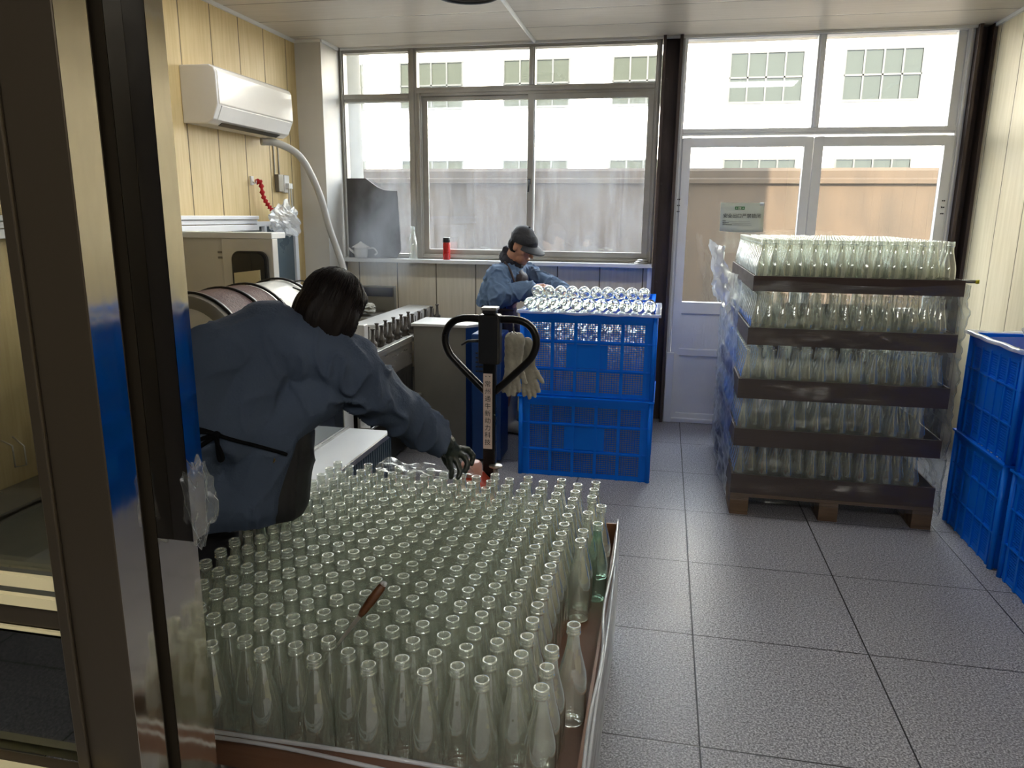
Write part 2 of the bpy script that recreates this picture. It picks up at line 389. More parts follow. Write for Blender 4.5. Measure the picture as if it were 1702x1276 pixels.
# ---- window 1 (left, five panes)
def frame_bar(m, x0, x1, z0, z1, y0=5.985, y1=6.06):
    m.box(x0, x1, y0, y1, z0, z1)
    w, h = x1 - x0, z1 - z0                       # raised inner bead so that the profile reads
    if h > w: m.box(x0 + w * .3, x1 - w * .3, y0 - .01, y0, z0, z1)
    else: m.box(x0, x1, y0 - .01, y0, z0 + h * .3, z1 - h * .3)
def pane(name, x0, x1, z0, z1, mat, parent, y=6.03): 
    return MB().box(x0, x1, y - .003, y + .003, z0, z1).build(name, mat, parent)
w1 = tag(empty('window_1', (-1.35, 6.03, 1.262), 'long grey framed window over the sill', 'window'), kind='structure'); del w1['category']
m = MB(); frame_bar(m, -2.645, -2.61, 1.264, ZC - .001); frame_bar(m, -2.065, -1.995, 1.264, ZC - .001); frame_bar(m, -1.995, -1.96, 1.264, 2.56)
frame_bar(m, -.136, -.095, 1.264, ZC - .001); frame_bar(m, -2.61, -.136, 2.87, ZC); frame_bar(m, -2.61, -2.065, 2.50, 2.56); frame_bar(m, -2.61, -2.065, 1.264, 1.30)
frame_bar(m, -1.995, -.136, 2.535, 2.60); frame_bar(m, -1.092, -1.046, 2.60, 2.87); frame_bar(m, -1.96, -.136, 1.264, 1.30)
m.build('window_frame', M['alu'], w1, .003)
def sash(x0, x1, z0, z1, y, parent, mat, hx=None):
    m = MB(); b = .042
    for a in ((x0, x0 + b, z0, z1), (x1 - b, x1, z0, z1), (x0 + b, x1 - b, z0, z0 + b), (x0 + b, x1 - b, z1 - b, z1)): m.box(a[0], a[1], y - .018, y + .018, a[2], a[3])
    s = m.build('sash', M['alu'], parent, .003)
    pane('window_pane', x0 + b, x1 - b, z0 + b, z1 - b, mat, s, y)
    return s
sash(-1.965, -1.045, 1.30, 2.545, 6.035, w1, M['pane_haze'])
s2 = sash(-1.095, -.136, 1.30, 2.535, 5.995, w1, M['pane_haze'])
m = MB(); m.box(-1.085, -1.065, 5.962, 5.977, 1.86, 1.90); m.tube([(-1.075, 5.965, 1.89), (-1.075, 5.945, 1.885), (-1.078, 5.94, 1.80)], .007, 8)
m.build('latch_handle', M['darkp'], s2)
for (x0, x1, z0, z1, mt) in ((-2.61, -2.065, 2.56, 2.87, 'pane'), (-2.61, -2.065, 1.30, 2.50, 'pane_haze'), (-1.995, -1.092, 2.60, 2.87, 'pane'), (-1.046, -.136, 2.60, 2.87, 'pane')):
    pane('window_pane', x0, x1, z0, z1, M[mt], w1)
# ---- transom window over the door
w2 = tag(empty('window_2', (1.03, 6.03, 2.2), 'pair of clear panes above the double door', 'window'), kind='structure'); del w2['category']
m = MB(); frame_bar(m, .052, .085, 0, ZC - .001); frame_bar(m, 1.955, 2.0, 0, ZC - .001); frame_bar(m, .085, 1.955, 2.215, 2.262); frame_bar(m, .99, 1.045, 2.262, ZC - .02)
frame_bar(m, .085, 1.955, 2.885, ZC - .001); m.box(1.90, 1.955, 6.0, 6.05, 2.262, 2.885)
m.build('window_frame', M['alu_w'], w2, .003)
pane('window_pane', .085, .99, 2.262, 2.885, M['pane'], w2); pane('window_pane', 1.045, 1.90, 2.262, 2.885, M['pane'], w2)
# ---- double door
def corrug(name, x0, x1, z0, z1, parent, y=6.0):
    m = MB(); n = 0; x = x0
    while x < x1 - .001:
        xe = min(x + .022, x1); m.box(x, xe - .004, y - .004, y + .01, z0, z1); m.box(xe - .004, xe, y, y + .01, z0, z1); x = xe
    return m.build(name, M['alu_w'], parent)
def door(name, x0, x1, lbl, sign=False):
    d = tag(empty(name, ((x0 + x1) / 2, 6.0, 0), lbl, 'door'), kind='structure'); del d['category']
    m = MB(); b = .062; Y0, Y1 = 5.97, 6.02
    for a in ((x0, x0 + b, .002, 2.195), (x1 - b, x1, .002, 2.195), (x0 + b, x1 - b, 2.13, 2.195), (x0 + b, x1 - b, .88, .972), (x0 + b, x1 - b, .545, .60), (x0 + b, x1 - b, .002, .075)): m.box(a[0], a[1], Y0, Y1, a[2], a[3])
    m.build('door_frame', M['alu_w'], d, .004)
    xk = max(x0 - .03, .054); m = MB()
    if x0 < .5: m.box(xk, x0 + .03, 5.935, 5.969, .002, .57)
    m.box(x0 + .03, x1 - .003, 5.945, 5.969, .002, .035); m.build('kick_strip', M['alu_w'], d, .003)
    pane('door_pane', x0 + b, x1 - b, .972, 2.13, M['pane'], d, 5.995)
    corrug('upper_panel', x0 + b, x1 - b, .60, .88, d, 5.99); corrug('lower_panel', x0 + b, x1 - b, .075, .545, d, 5.99)
    return d
d1 = door('door_1', .087, 1.018, 'left leaf of the white glazed double door')
d2 = door('door_2', 1.022, 1.955, 'right leaf of the white glazed double door behind the bottle stack')
m = MB()
for k in range(3):
    for j in range(2): m.sphere((.078 + j * .012, 5.965, 1.66 + k * .045), .005, 8, 6); m.sphere((1.925 + j * .012, 5.965, 1.66 + k * .045), .005, 8, 6)
m.build('hinge_screws', M['darkp'], d1)
# notice taped to the glass
nt = MB()
nx, nz = 8, 6; x0, x1, z0, z1 = .397, .712, 1.52, 1.728
vs = []; 
for i in range(nx + 1):
    for j in range(nz + 1):
        u, v = i / nx, j / nz; curl = .012 * (1 - v) ** 3 * (.4 + u)
        vs.append((x0 + (x1 - x0) * u + .004 * (1 - v), 5.985 - curl - .002, z0 + (z1 - z0) * v - .010 * (1 - v) * math.sin(u * 3)))
fs = [(i * (nz + 1) + j, (i + 1) * (nz + 1) + j, (i + 1) * (nz + 1) + j + 1, i * (nz + 1) + j + 1) for i in range(nx) for j in range(nz)]
nt.add(vs, fs, True); sign = nt.build('exit_notice', M['paper'], None)
sol = sign.modifiers.new('t', 'SOLIDIFY'); sol.thickness = .0008
tag(sign, 'pale notice sheet with green arrows taped to the door glass', 'sign')
RX = (math.radians(90), 0, 0)
text('安全出口严禁锁闭', .0345, (.556, 5.978, 1.630), RX, M['ink'], sign)
m = MB(); 
for a in ((.502, .527), (.548, .573)): m.box(a[0], a[1], 5.979, 5.981, 1.678, 1.700)
m.box(.527, .548, 5.979, 5.981, 1.697, 1.700); m.box(.527, .548, 5.979, 5.981, 1.678, 1.681)
m.build('green_arrow_panels', M['green'], sign)
m = MB(); 
for cx, sgn in ((.5145, -1), (.5605, 1)):
    m.prism([(cx - .007 * sgn, 1.6865), (cx, 1.6865), (cx, 1.683), (cx + .009 * sgn, 1.689), (cx, 1.695), (cx, 1.6915), (cx - .007 * sgn, 1.6915)], 'y', 5.9775, 5.979)
m.build('arrows', M['paper'], sign)
m = MB(); m.sphere((.5375, 5.978, 1.6945), (.002, .0008, .002), 8, 6); m.tube([(.5375, 5.978, 1.692), (.536, 5.978, 1.687), (.533, 5.978, 1.682)], .001, 6); m.tube([(.536, 5.978, 1.687), (.540, 5.978, 1.682)], .001, 6); m.tube([(.532, 5.978, 1.688), (.5375, 5.978, 1.691), (.542, 5.978, 1.688)], .0008, 6)
m.build('running_figure', M['green'], sign)
m = MB()
for k, (wd, lw) in enumerate(((.026, .16), (.052, .14), (.07, .13))):
    z = 1.594 - k * .0135; n = int(wd / .0058)
    for j in range(n): m.box(.418 + j * .0058, .418 + j * .0058 + .0043, 5.9735, 5.9745, z - .002, z + .0025)
    m.box(.418 + wd + .012, .418 + wd + .012 + lw, 5.9735, 5.9745, z - .0035, z - .0025)
m.build('small_print', M['ink'], sign)
m = MB().box(.68, .708, 5.979, 5.9805, 1.708, 1.730).build('tape', M['film_w'], sign)

# ---- ceiling vent
v = empty('ceiling_vent', (-1.22, 4.63, ZC), 'round dark grille in the ceiling', 'vent')
m = MB(); m.lathe([(.205, 0), (.205, -.02), (.19, -.028), (.178, -.02), (.178, -.004)], 40, (-1.22, 4.63, ZC)); m.build('rim', M['darkp'], v)
m = MB()
for k in range(1, 9): m.lathe([(.02 * k, -.006), (.02 * k, -.018), (.02 * k + .006, -.018), (.02 * k + .006, -.006)], 36, (-1.22, 4.63, ZC))
for a in range(0, 12): t = a * math.pi / 6; m.tube([(-1.22, 4.63, ZC - .012), (-1.22 + .18 * math.cos(t), 4.63 + .18 * math.sin(t), ZC - .012)], .003, 6)
m.lathe([(0, -.001), (.2, -.001)], 36, (-1.22, 4.63, ZC)); m.build('grille', M['rust'], v)

# ================================================================ OUTSIDE
struct(MB().box(-30, 34, 6.12, 60, -.3, -.12), 'floor_outside', M['asphalt'], 'pale yard ground outside')
struct(MB().box(-26, 2.9, -8, 6.5, 3.05, 13.0), 'wall_upper_shade', M['facade'], 'unseen upper storey of the own building, raised to shade the boundary wall')  # out of view, made tall to keep sun and sky off the boundary wall
struct(MB().box(-26, -3.1, -2.7, 6.12, -.1, 3.05).box(2.4, 3.2, -2.7, 6.12, -.1, 3.0).box(2.4, 14, -8, 6.2, 3.02, 3.06), 'wall_outer', M['facade'], 'outer walls of the own building')
f = empty('boundary_wall', (0, 12, -.12), 'weathered brown rendered boundary wall with a moulded coping, outside', 'wall')
m = MB().box(-20, 24, 12.03, 12.25, -.12, 2.12); m.build('wall_face', M['concrete'], f)
m = MB(); m.prism([(11.97, 2.12), (12.31, 2.12), (12.31, 2.18), (12.28, 2.2), (12.28, 2.30), (12.24, 2.345), (12.04, 2.345), (12.0, 2.30), (12.0, 2.2), (11.97, 2.18)], 'x', -20, 24); m.build('coping', M['concrete'], f)
oc = MB(); oc.lathe([(.30, -.12), (.30, .1), (.27, .14), (.25, .3), (.25, 4.2), (.33, 4.3), (.33, 4.5)], 28, (-3.98, 9.0, 0))
tag(oc.build('round_column', M['col_out'], None), 'round pale column standing outside the left pane', 'column')
ob = empty('office_building', (0, 30, -.12), 'sunlit white building with rows of gridded windows across the yard', 'building')
m = MB().box(-32, 36, 30, 36, -.12, 14); m.box(-32, 36, 29.75, 30, 9.3, 9.7); m.box(-32, 36, 29.92, 30, 4.55, 4.75); m.build('wall', M['facade'], ob)
for wx in (-19.0, -14.8, -10.65, -6.45, -2.26, 1.98, 5.9, 10.1, 14.2, 18.3):
    for z0, z1 in ((1.95, 3.7), (5.75, 7.4)):
        m = MB(); W = 2.55
        m.box(wx - .06, wx + W + .06, 29.86, 29.95, z0 - .08, z0); m.box(wx - .05, wx + W + .05, 29.9, 29.97, z1, z1 + .05)
        for k in range(5): x = wx + k * W / 4; m.box(x - .03, x + .03, 29.90, 29.97, z0, z1)
        m.box(wx, wx + W, 29.90, 29.97, (z0 + z1) / 2 - .03, (z0 + z1) / 2 + .03)
        fr = m.build('window', M['winframe'], ob)
        MB().box(wx, wx + W, 29.95, 29.99, z0, z1).build('pane', M['pane_out'], fr)

# unseen ceiling lamps added as fill light, in the passage and the room
se = N('fill_diffuser'); M['lit'] = se.done(se.n('Emission', Color=(1, .98, .94, 1), Strength=15.0).outputs[0])
def passage_fill_lamp(x, y, lb):
    t = empty('fill_lamp', (x, y, ZC), lb, 'lamp', 'added fill lamps of the passage')
    m = MB(); m.box(x - .17, x + .17, y - .62, y + .62, ZC - .02, ZC - .001); m.build('housing', M['whitem'], t)
    MB().box(x - .145, x + .145, y - .6, y + .6, ZC - .026, ZC - .0205).build('diffuser', M['lit'], t)
def room_fill_lamp(x, y, lb):  # added lamp, brightens the far surfaces of the room
    t = empty('fill_lamp', (x, y, ZC), lb, 'lamp')
    m = MB(); m.box(x - .62, x + .62, y - .17, y + .17, ZC - .02, ZC - .001); m.build('housing', M['whitem'], t)
    MB().box(x - .6, x + .6, y - .145, y + .145, ZC - .026, ZC - .0205).build('diffuser', M['lit_room'], t)
se = N('room_fill_diffuser'); M['lit_room'] = se.done(se.n('Emission', Color=(.97, .99, 1, 1), Strength=7.0).outputs[0])
room_fill_lamp(-1.75, 4.05, 'added fill lamp on the room ceiling, machine side'); room_fill_lamp(.55, 4.05, 'added fill lamp on the room ceiling, on the side of the blue crates')
passage_fill_lamp(-.75, -1.1, 'added fill lamp over the passage, on the side of the steel jamb'); passage_fill_lamp(.35, -1.1, 'added fill lamp over the middle of the passage'); passage_fill_lamp(1.45, -1.1, 'added fill lamp over the passage by the pale wall')
# ================================================================ DOORWAY on the left (polished steel)
jb = tag(empty('door_3', (-.68, .80, 0), 'polished stainless steel door jamb with a folded profile', 'door'), kind='structure'); del jb['category']
m = MB(); m.box(-.745, -.657, .75, .80, 0, ZC); m.box(-.752, -.735, .744, .75, 0, ZC); m.build('stile', M['brownsteel'], jb, .002)
m = MB(); m.box(-.6572, -.6565, .7505, .80, 0, ZC); m.box(-.6572, -.6565, .827, .91, 0, ZC); m.build('polished_reveal', M['mirror'], jb)
m = MB(); m.box(-.735, -.6575, .80, .803, 0, ZC); m.box(-.735, -.6575, .827, .91, 0, ZC); m.box(-.735, -.70, .803, .827, 0, ZC); m.build('inner_profile', M['brownsteel'], jb)
m = MB(); m.box(-.6563, -.6262, .859, .894, 1.17, ZC); m.build('guide_rail', M['black_metal'], jb)
MB().box(-.6260, -.6253, .859, .894, 1.17, ZC).build('rail_face', M['mirror'], jb)
# crumpled film taped round the end of the rail
def crumple(name, c, r, mat, parent=None, seed=0, amp=.35, seg=26, rings=18, label=None, cat=None, group=None, f=3.5):
    mb = MB(); mb.sphere((0, 0, 0), 1, seg, rings); vs = []
    for p in mb.v:
        q = Vector(p); k = 1 + amp * (noise.noise(q * f * .5 + Vector((seed, 0, 0))) + .8 * abs(noise.noise(q * f + Vector((0, seed, 3)))) - .2)
        vs.append((c[0] + q.x * r[0] * k, c[1] + q.y * r[1] * k, c[2] + q.z * r[2] * k))
    mb.v = vs; mb.sm = [False] * len(mb.f)
    o = mb.build(name, mat, parent)
    return tag(o, label, cat, group) if label else o
crumple('crumpled_film', (-.622, .874, 1.225), (.022, .020, .058), M['film'], None, 5, .5, label='crumpled clear film taped around the end of the door guide rail', cat='film')
# leaf with a pane, left of the jamb
lf = tag(empty('door_4', (-1.2, .77, 0), 'steel framed door leaf with a clear pane and low panel', 'door'), kind='structure'); del lf['category']
m = MB(); m.box(-1.897, -.755, .765, .80, .895, .96); m.box(-1.897, -.755, .765, .80, .002, .83); m.box(-1.897, -.755, .765, .79, 1.068, 1.10); m.box(-1.897, -1.82, .765, .80, .002, 2.3); m.box(-1.897, -.755, .765, .80, 2.25, 2.32)
m.box(-1.82, -.755, .785, .80, .96, 1.068)
m.build('rails', M['brownsteel'], lf, .003)
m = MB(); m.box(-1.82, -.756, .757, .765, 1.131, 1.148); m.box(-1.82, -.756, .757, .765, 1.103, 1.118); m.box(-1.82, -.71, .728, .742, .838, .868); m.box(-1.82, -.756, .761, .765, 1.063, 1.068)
m.build('reflection_strips', M['cream_reflection'], lf)  # bevels coloured cream in place of the wall they reflect
MB().box(-1.82, -.755, .775, .781, 1.148, 2.25).build('door_pane', M['acryl'], lf)
MB().box(-1.82, -.756, .760, .764, .87, 1.06).build('smoked_panel', glassy('smoked_glass', (.25, .27, .24, 1), (.1, .1, .1, 1), 1.6), lf)
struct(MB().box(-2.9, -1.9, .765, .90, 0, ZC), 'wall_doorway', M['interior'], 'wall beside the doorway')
# bench behind the leaf against the left wall
b = empty('low_bench', (-2.6, 2.3, 0), 'low grey steel bench by the cream wall, behind the door pane', 'bench')
m = MB(); m.box(-2.855, -2.60, 1.2, 2.90, .385, .40); m.box(-2.61, -2.60, 1.2, 2.90, .36, .41); m.build('bench_top', M['steel_d'], b)
m = MB(); m.box(-2.60, -1.75, 1.25, 2.6, .02, .36); m.box(-2.60, -1.75, 1.25, 2.6, .36, .372); m.build('front_box', M['bench'], b, .004)
for x, y in ((-2.83, 1.25), (-2.63, 1.25), (-2.83, 2.86), (-2.63, 2.86)): MB().box(x - .02, x + .02, y - .02, y + .02, 0, .385).build('leg', M['steel_d'], b)
wb = MB()
for k in range(5): wb.tube([(-2.82, 2.28 + k * .035, .405), (-2.82, 2.30 + k * .035, .50), (-2.66, 2.28 + k * .035, .47), (-2.66, 2.28 + k * .035, .405)], .0025, 6)
wb.tube([(-2.82, 2.25, .5), (-2.82, 2.45, .5), (-2.66, 2.45, .47), (-2.66, 2.25, .47), (-2.82, 2.25, .5)], .003, 6)
tag(wb.build('wire_basket', M['steel'], None), 'small bent wire basket on the low grey bench', 'basket')
wh = MB(); wh.tube([(-2.855, 2.66, .62), (-2.80, 2.66, .60), (-2.80, 2.66, .50), (-2.80, 2.72, .49), (-2.80, 2.72, .58), (-2.855, 2.72, .62)], .004, 6)
tag(wh.build('wire_hook', M['steel'], None), 'bent wire hook on the cream wall above the bench', 'hook')

# ================================================================ LEFT WALL THINGS
ac = empty('air_conditioner', (XL, 4.65, 2.14), 'white glossy split air conditioner high on the cream wall', 'air conditioner')
prof = [(-2.86, 2.465), (-2.665, 2.465), (-2.635, 2.45), (-2.625, 2.42), (-2.622, 2.245), (-2.66, 2.16), (-2.70, 2.135), (-2.86, 2.14)]
m = MB(); m.prism(prof, 'y', 4.19, 5.11); o = m.build('casing', M['white'], ac, .006)
m = MB(); m.prism([(-2.63, 2.445), (-2.619, 2.425), (-2.615, 2.25), (-2.622, 2.243), (-2.63, 2.25)], 'y', 4.20, 5.10); m.build('front_panel', pm('gloss_white', srgb(236, 232, 224), .08, var=.02, bump=0), ac, .004)
m = MB(); m.prism([(-2.619, 2.238), (-2.655, 2.158), (-2.66, 2.162), (-2.628, 2.242)], 'y', 4.23, 5.07); m.build('air_flap', M['white'], ac, .002)
MB().prism([(-2.70, 2.132), (-2.665, 2.150), (-2.70, 2.15)], 'y', 4.3, 5.0).build('outlet_slot', M['darkp'], ac)
hz = MB(); hz.tube(smooth_path([(-2.80, 4.97, 2.106), (-2.72, 5.06, 2.100), (-2.622, 5.2, 2.013), (-2.59, 5.4, 1.774), (-2.562, 5.5, 1.505), (-2.50, 5.56, 1.24), (-2.46, 5.56, 1.02)], 8), .026, 14)
tag(hz.build('drain_hose', M['hose'], None), 'thick white insulated hose hanging from the air conditioner', 'hose')
ho = empty('wall_hook', (XL, 4.907, 1.83), 'white stick-on hook with a red lace on the cream wall', 'hook')
MB().box(XL, XL + .012, 4.89, 4.925, 1.81, 1.87).build('hook_plate', M['white'], ho)
MB().tube([(XL + .01, 4.907, 1.83), (XL + .04, 4.907, 1.82), (XL + .04, 4.907, 1.84)], .004, 8).build('prong', M['white'], ho)
m = MB(); p = smooth_path([(XL + .04, 4.91, 1.83), (XL + .05, 4.945, 1.83), (XL + .055, 4.96, 1.74), (XL + .07, 4.99, 1.68), (XL + .09, 5.01, 1.64)], 8)
m.tube(p, [.014 + .006 * math.sin(i * 1.9) for i in range(len(p))], 10)
tag(m.build('red_lace', M['redlace'], None), 'knotted red lace hanging from the white wall hook', 'lace')
crumple('plastic_bag', (XL + .15, 5.08, 1.565), (.06, .17, .115), M['film_w'], None, 11, .6, 34, 24, 'crumpled clear plastic bag hanging under the red lace', 'bag')
sk = empty('wall_socket', (XL, 5.32, 1.83), 'white double socket box with plugs on the cream wall', 'socket')
MB().box(XL, XL + .035, 5.235, 5.31, 1.775, 1.90).build('switch_box', M['steel_d'], sk, .004)
MB().box(XL, XL + .03, 5.33, 5.41, 1.77, 1.90).build('socket_box', M['white'], sk, .006)
for y in (5.355, 5.385): MB().box(XL + .03, XL + .06, y - .012, y + .012, 1.80, 1.84).build('plug', M['whitem'], sk, .003)
m = MB()
m.tube([(XL + .006, 5.235, 2.15), (XL + .006, 5.235, 1.9)], .005, 6); m.tube([(XL + .006, 5.30, 2.15), (XL + .006, 5.30, 1.9)], .005, 6)
m.tube(smooth_path([(XL + .05, 5.355, 1.80), (XL + .05, 5.35, 1.68), (XL + .07, 5.40, 1.58), (XL + .075, 5.34, 1.52), (XL + .07, 5.29, 1.60), (XL + .065, 5.37, 1.64), (XL + .065, 5.43, 1.56), (XL + .06, 5.44, 1.45)]), .0055, 6)
m.tube(smooth_path([(XL + .05, 5.385, 1.80), (XL + .055, 5.38, 1.66), (XL + .085, 5.32, 1.58), (XL + .085, 5.38, 1.47), (XL + .07, 5.45, 1.50)]), .0055, 6)
tag(m.build('power_cable', M['hose'], None), 'grey cables looping down from the wall socket', 'cable')
# service window in the left wall
w5 = tag(empty('window_3', (XL, 4.4, 1.5), 'grey service window in the left wall with white frame', 'window'), kind='structure'); del w5['category']
m = MB(); m.box(XL, XL + .05, .95, 4.90, 1.575, 1.60); m.box(XL, XL + .035, .95, 4.90, 1.545, 1.572); m.box(XL, XL + .045, .95, 4.90, 1.50, 1.54); m.build('sliding_rail', M['alu_w'], w5, .003)
m = MB(); m.box(XL, XL + .03, 5.45, 5.50, .9, 1.56); m.box(XL, XL + .03, 4.9, 5.45, 1.525, 1.56); m.box(XL, XL + .04, 4.985, 5.015, .9, 1.53); m.build('window_frame', M['alu_w'], w5, .003)
MB().box(XL, XL + .012, 4.62, 5.45, .9, 1.525).build('window_pane', M['greypane'], w5)

# ================================================================ BOTTLE WASHING MACHINE
def rr(x0, x1, z0, z1, r, n=6, bottom=True):
    pts = []
    for cx, cz, a0 in ((x1 - r, z1 - r, 0), (x0 + r, z1 - r, 90)) :
        for i in range(n + 1): a = math.radians(a0 + 90 * i / n); pts.append((cx + r * math.cos(a), cz + r * math.sin(a)))
    if bottom:
        for cx, cz, a0 in ((x0 + r, z0 + r, 180), (x1 - r, z0 + r, 270)):
            for i in range(n + 1): a = math.radians(a0 + 90 * i / n); pts.append((cx + r * math.cos(a), cz + r * math.sin(a)))
    else: pts += [(x0, z0), (x1, z0)]
    return pts
cb = empty('drying_cabinet', (-2.45, 4.3, 0), 'stainless cabinet with a round-cornered black window, left wall side', 'cabinet')
m = MB(); m.box(-2.80, -2.51, 3.95, 4.04, 0, 1.478); m.box(-2.495, -2.175, 3.915, 3.975, 0, 1.478); m.box(-2.51, -2.495, 3.96, 4.0, 0, 1.47); m.build('body', M['steel_w'], cb, .004)
MB().box(-2.81, -2.17, 3.90, 4.06, 1.478, 1.512).build('lid', M['whitem'], cb, .004)
g = MB(); o1 = rr(-2.425, -2.205, 1.02, 1.408, .05); g.prism(o1, 'y', 3.895, 3.915); g.build('gasket', M['darkp'], cb)
MB().prism(rr(-2.413, -2.217, 1.03, 1.396, .042), 'y', 3.888, 3.896).build('window', pm('dark_glass', srgb(22, 26, 34), .06, var=.1, bump=0), cb)
MB().prism([(-2.405, 1.04), (-2.24, 1.04), (-2.245, 1.305), (-2.405, 1.285)], 'y', 3.878, 3.888).build('reflection_patch', M['cream_reflection'], cb)  # cream reflection in the dark window, painted as a patch
for z in (1.39, 1.36):
    MB().box(-2.535, -2.48, 3.935, 3.95, z, z + .012).build('hinge', M['steel_d'], cb)
m = MB(); m.cyl((-2.175, 3.93, 1.235), (-2.12, 3.93, 1.235), .016); m.cyl((-2.15, 3.93, 1.235), (-2.15, 3.93, 1.20), .01); m.tube([(-2.165, 3.9, 1.25), (-2.11, 3.9, 1.25)], .008, 8); m.build('tap', M['steel'], cb)
ms = empty('bottle_washer', (-2.1, 3.6, 0), 'long stainless bottle washing machine with a drum and conveyor', 'machine')
m = MB(); m.box(-2.72, -1.70, 2.95, 3.86, .05, .93); m.build('housing', M['steel_w'], ms, .006)
m = MB(); m.box(-2.15, -1.635, 3.90, 3.96, .80, 1.01); m.box(-2.15, -1.94, 4.0, 4.5, .84, 1.19); m.build('hood', M['steel_w'], ms, .006)
m = MB(); m.box(-2.12, -1.69, 3.905, 4.30, .40, .80); m.build('hood_base', M['black_metal'], ms, .004)
dm = MB(); dm.cyl((-2.10, 2.98, 1.00), (-2.10, 3.87, 1.00), .255, None, 48); dr = dm.build('drum', M['steel_w'], ms)
m = MB(); m.lathe([(.262, 0), (.262, .42)], 48, mat=Matrix.Translation((-2.10, 3.04, 1.0)) @ Matrix.Rotation(math.radians(-90), 4, 'X')); m.build('brown_wrap', M['cartonred'], dr)
for y in (3.0, 3.26, 3.47, 3.8):
    mm = MB(); mm.lathe([(.262, 0), (.272, .003), (.272, .022), (.262, .025)], 48, mat=Matrix.Translation((-2.10, y, 1.0)) @ Matrix.Rotation(math.radians(-90), 4, 'X')); mm.build('hoop', M['black_metal'], dr)
mm = MB(); mm.lathe([(.2, 0), (.25, 0), (.255, .005)], 40, mat=Matrix.Translation((-2.10, 2.975, 1.0)) @ Matrix.Rotation(math.radians(-90), 4, 'X')); mm.lathe([(0, .012), (.2, .012)], 40, mat=Matrix.Translation((-2.10, 2.975, 1.0)) @ Matrix.Rotation(math.radians(-90), 4, 'X')); mm.build('drum_end', M['steel_d'], dr)
m = MB(); m.tube(smooth_path([(-1.98, 3.78, 1.255), (-1.90, 3.74, 1.26), (-1.86, 3.72, 1.20), (-1.93, 3.66, 1.235), (-1.83, 3.72, 1.19), (-1.87, 3.80, 1.17)]), .004, 6); m.build('thin_wire', M['black_metal'], ms)
# conveyor along y
m = MB(); m.box(-1.685, -1.67, 3.88, 4.80, .40, .80); m.box(-1.685, -1.60, 3.88, 4.79, .40, .415); m.box(-1.70, -1.66, 3.88, 4.80, .80, .812); m.box(-2.05, -1.66, 3.88, 5.75, .77, .80)
m.build('side_panel', M['steel'], ms, .002)
m = MB(); m.box(-2.02, -1.82, 4.6, 5.75, .80, .905); m.build('guide_box', M['steel_w'], ms, .004)
m = MB(); m.box(-2.08, -1.69, 3.4, 5.7, .05, .40)
for k in range(6): m.cyl((-1.675, 4.42 + k * .06, .42), (-1.675, 4.42 + k * .06, .58), .012, None, 8)
m.build('under_frame', M['black_metal'], ms)
MB().box(-1.668, -1.664, 4.38, 4.79, .43, .62).build('rod_opening', M['darkp'], ms)
def spindle(y, x=-1.725, s=1):
    m = MB(); m.lathe([(0, .80), (.030, .80), (.030, .815), (.018, .825), (.026, .835), (.026, .85), (.014, .86), (.010, .90), (.009, .925), (.014, .93), (.014, .936), (0, .937)], 14, (x, y, 0))
    m.cyl((x - .035, y + .02, .81), (x - .035, y + .02, .90), .004, None, 6); m.cyl((x + .02, y - .03, .81), (x + .02, y - .03, .875), .004, None, 6)
    return m
for k in range(12): spindle(3.95 + k * .148).build('spindle', M['spindle'], ms)
for k in range(8): spindle(4.02 + k * .152, -1.79).build('spindle', M['spindle'], ms)
m = MB(); m.sphere((-1.668, 3.98, .745), .012, 10, 8); m.build('knob', M['darkp'], ms)
# control unit behind
cu = empty('control_unit', (-2.15, 5.35, 0), 'dark topped steel unit under the window with rags on it', 'cabinet')
m = MB(); m.box(-2.42, -2.10, 5.2, 5.8, 0, .86); m.build('body', M['steel_d'], cu, .004)
MB().box(-2.40, -2.10, 5.60, 5.64, .98, 1.05).build('dark_display', pm('navy_screen', srgb(34, 40, 60), .2, bump=0), cu)
m = MB(); m.box(-2.43, -2.09, 5.62, 5.66, .86, 1.06); m.build('back_plate', M['steel_d'], cu)
crumple('rag', (-2.25, 5.35, .915), (.10, .1, .035), M['gloveg'], None, 3, .5, label='pale crumpled rag on the steel unit under the window', cat='rag')
# infeed table
tb = empty('infeed_table', (-1.57, 3.2, 0), 'low white infeed table with corrugated dark side', 'table')
MB().box(-1.682, -1.42, 2.72, 3.75, .432, .45).build('table_top', M['whitem'], tb, .004)
m = MB(); y = 2.74
while y < 3.72: m.box(-1.438, -1.425, y, y + .02, .02, .43); m.box(-1.438, -1.432, y + .02, y + .03, .02, .43); y += .03
m.box(-1.672, -1.44, 2.76, 3.72, .02, .43); m.build('side_cladding', M['greypane'], tb)
m = MB(); m.box(-1.425, -1.412, 2.72, 3.75, .436, .462); m.box(-1.684, -1.676, 2.72, 3.75, .45, .462); m.build('edge_strip', M['steel'], tb)
m = MB(); m.box(-1.695, -1.689, 2.75, 3.72, .466, .614); m.build('splash_guard', glassy('tinted_guard', (.30, .33, .34, 1), (.2, .2, .2, 1), 1.5, .03), tb)
m = MB(); m.box(-1.698, -1.685, 2.75, 3.72, .615, .628); m.box(-1.698, -1.685, 2.75, 3.72, .450, .465)
for y in (3.05, 3.075, 3.7): m.box(-1.698, -1.685, y, y + .010, .45, .628)
m.build('guard_frame', M['steel_w'], tb)
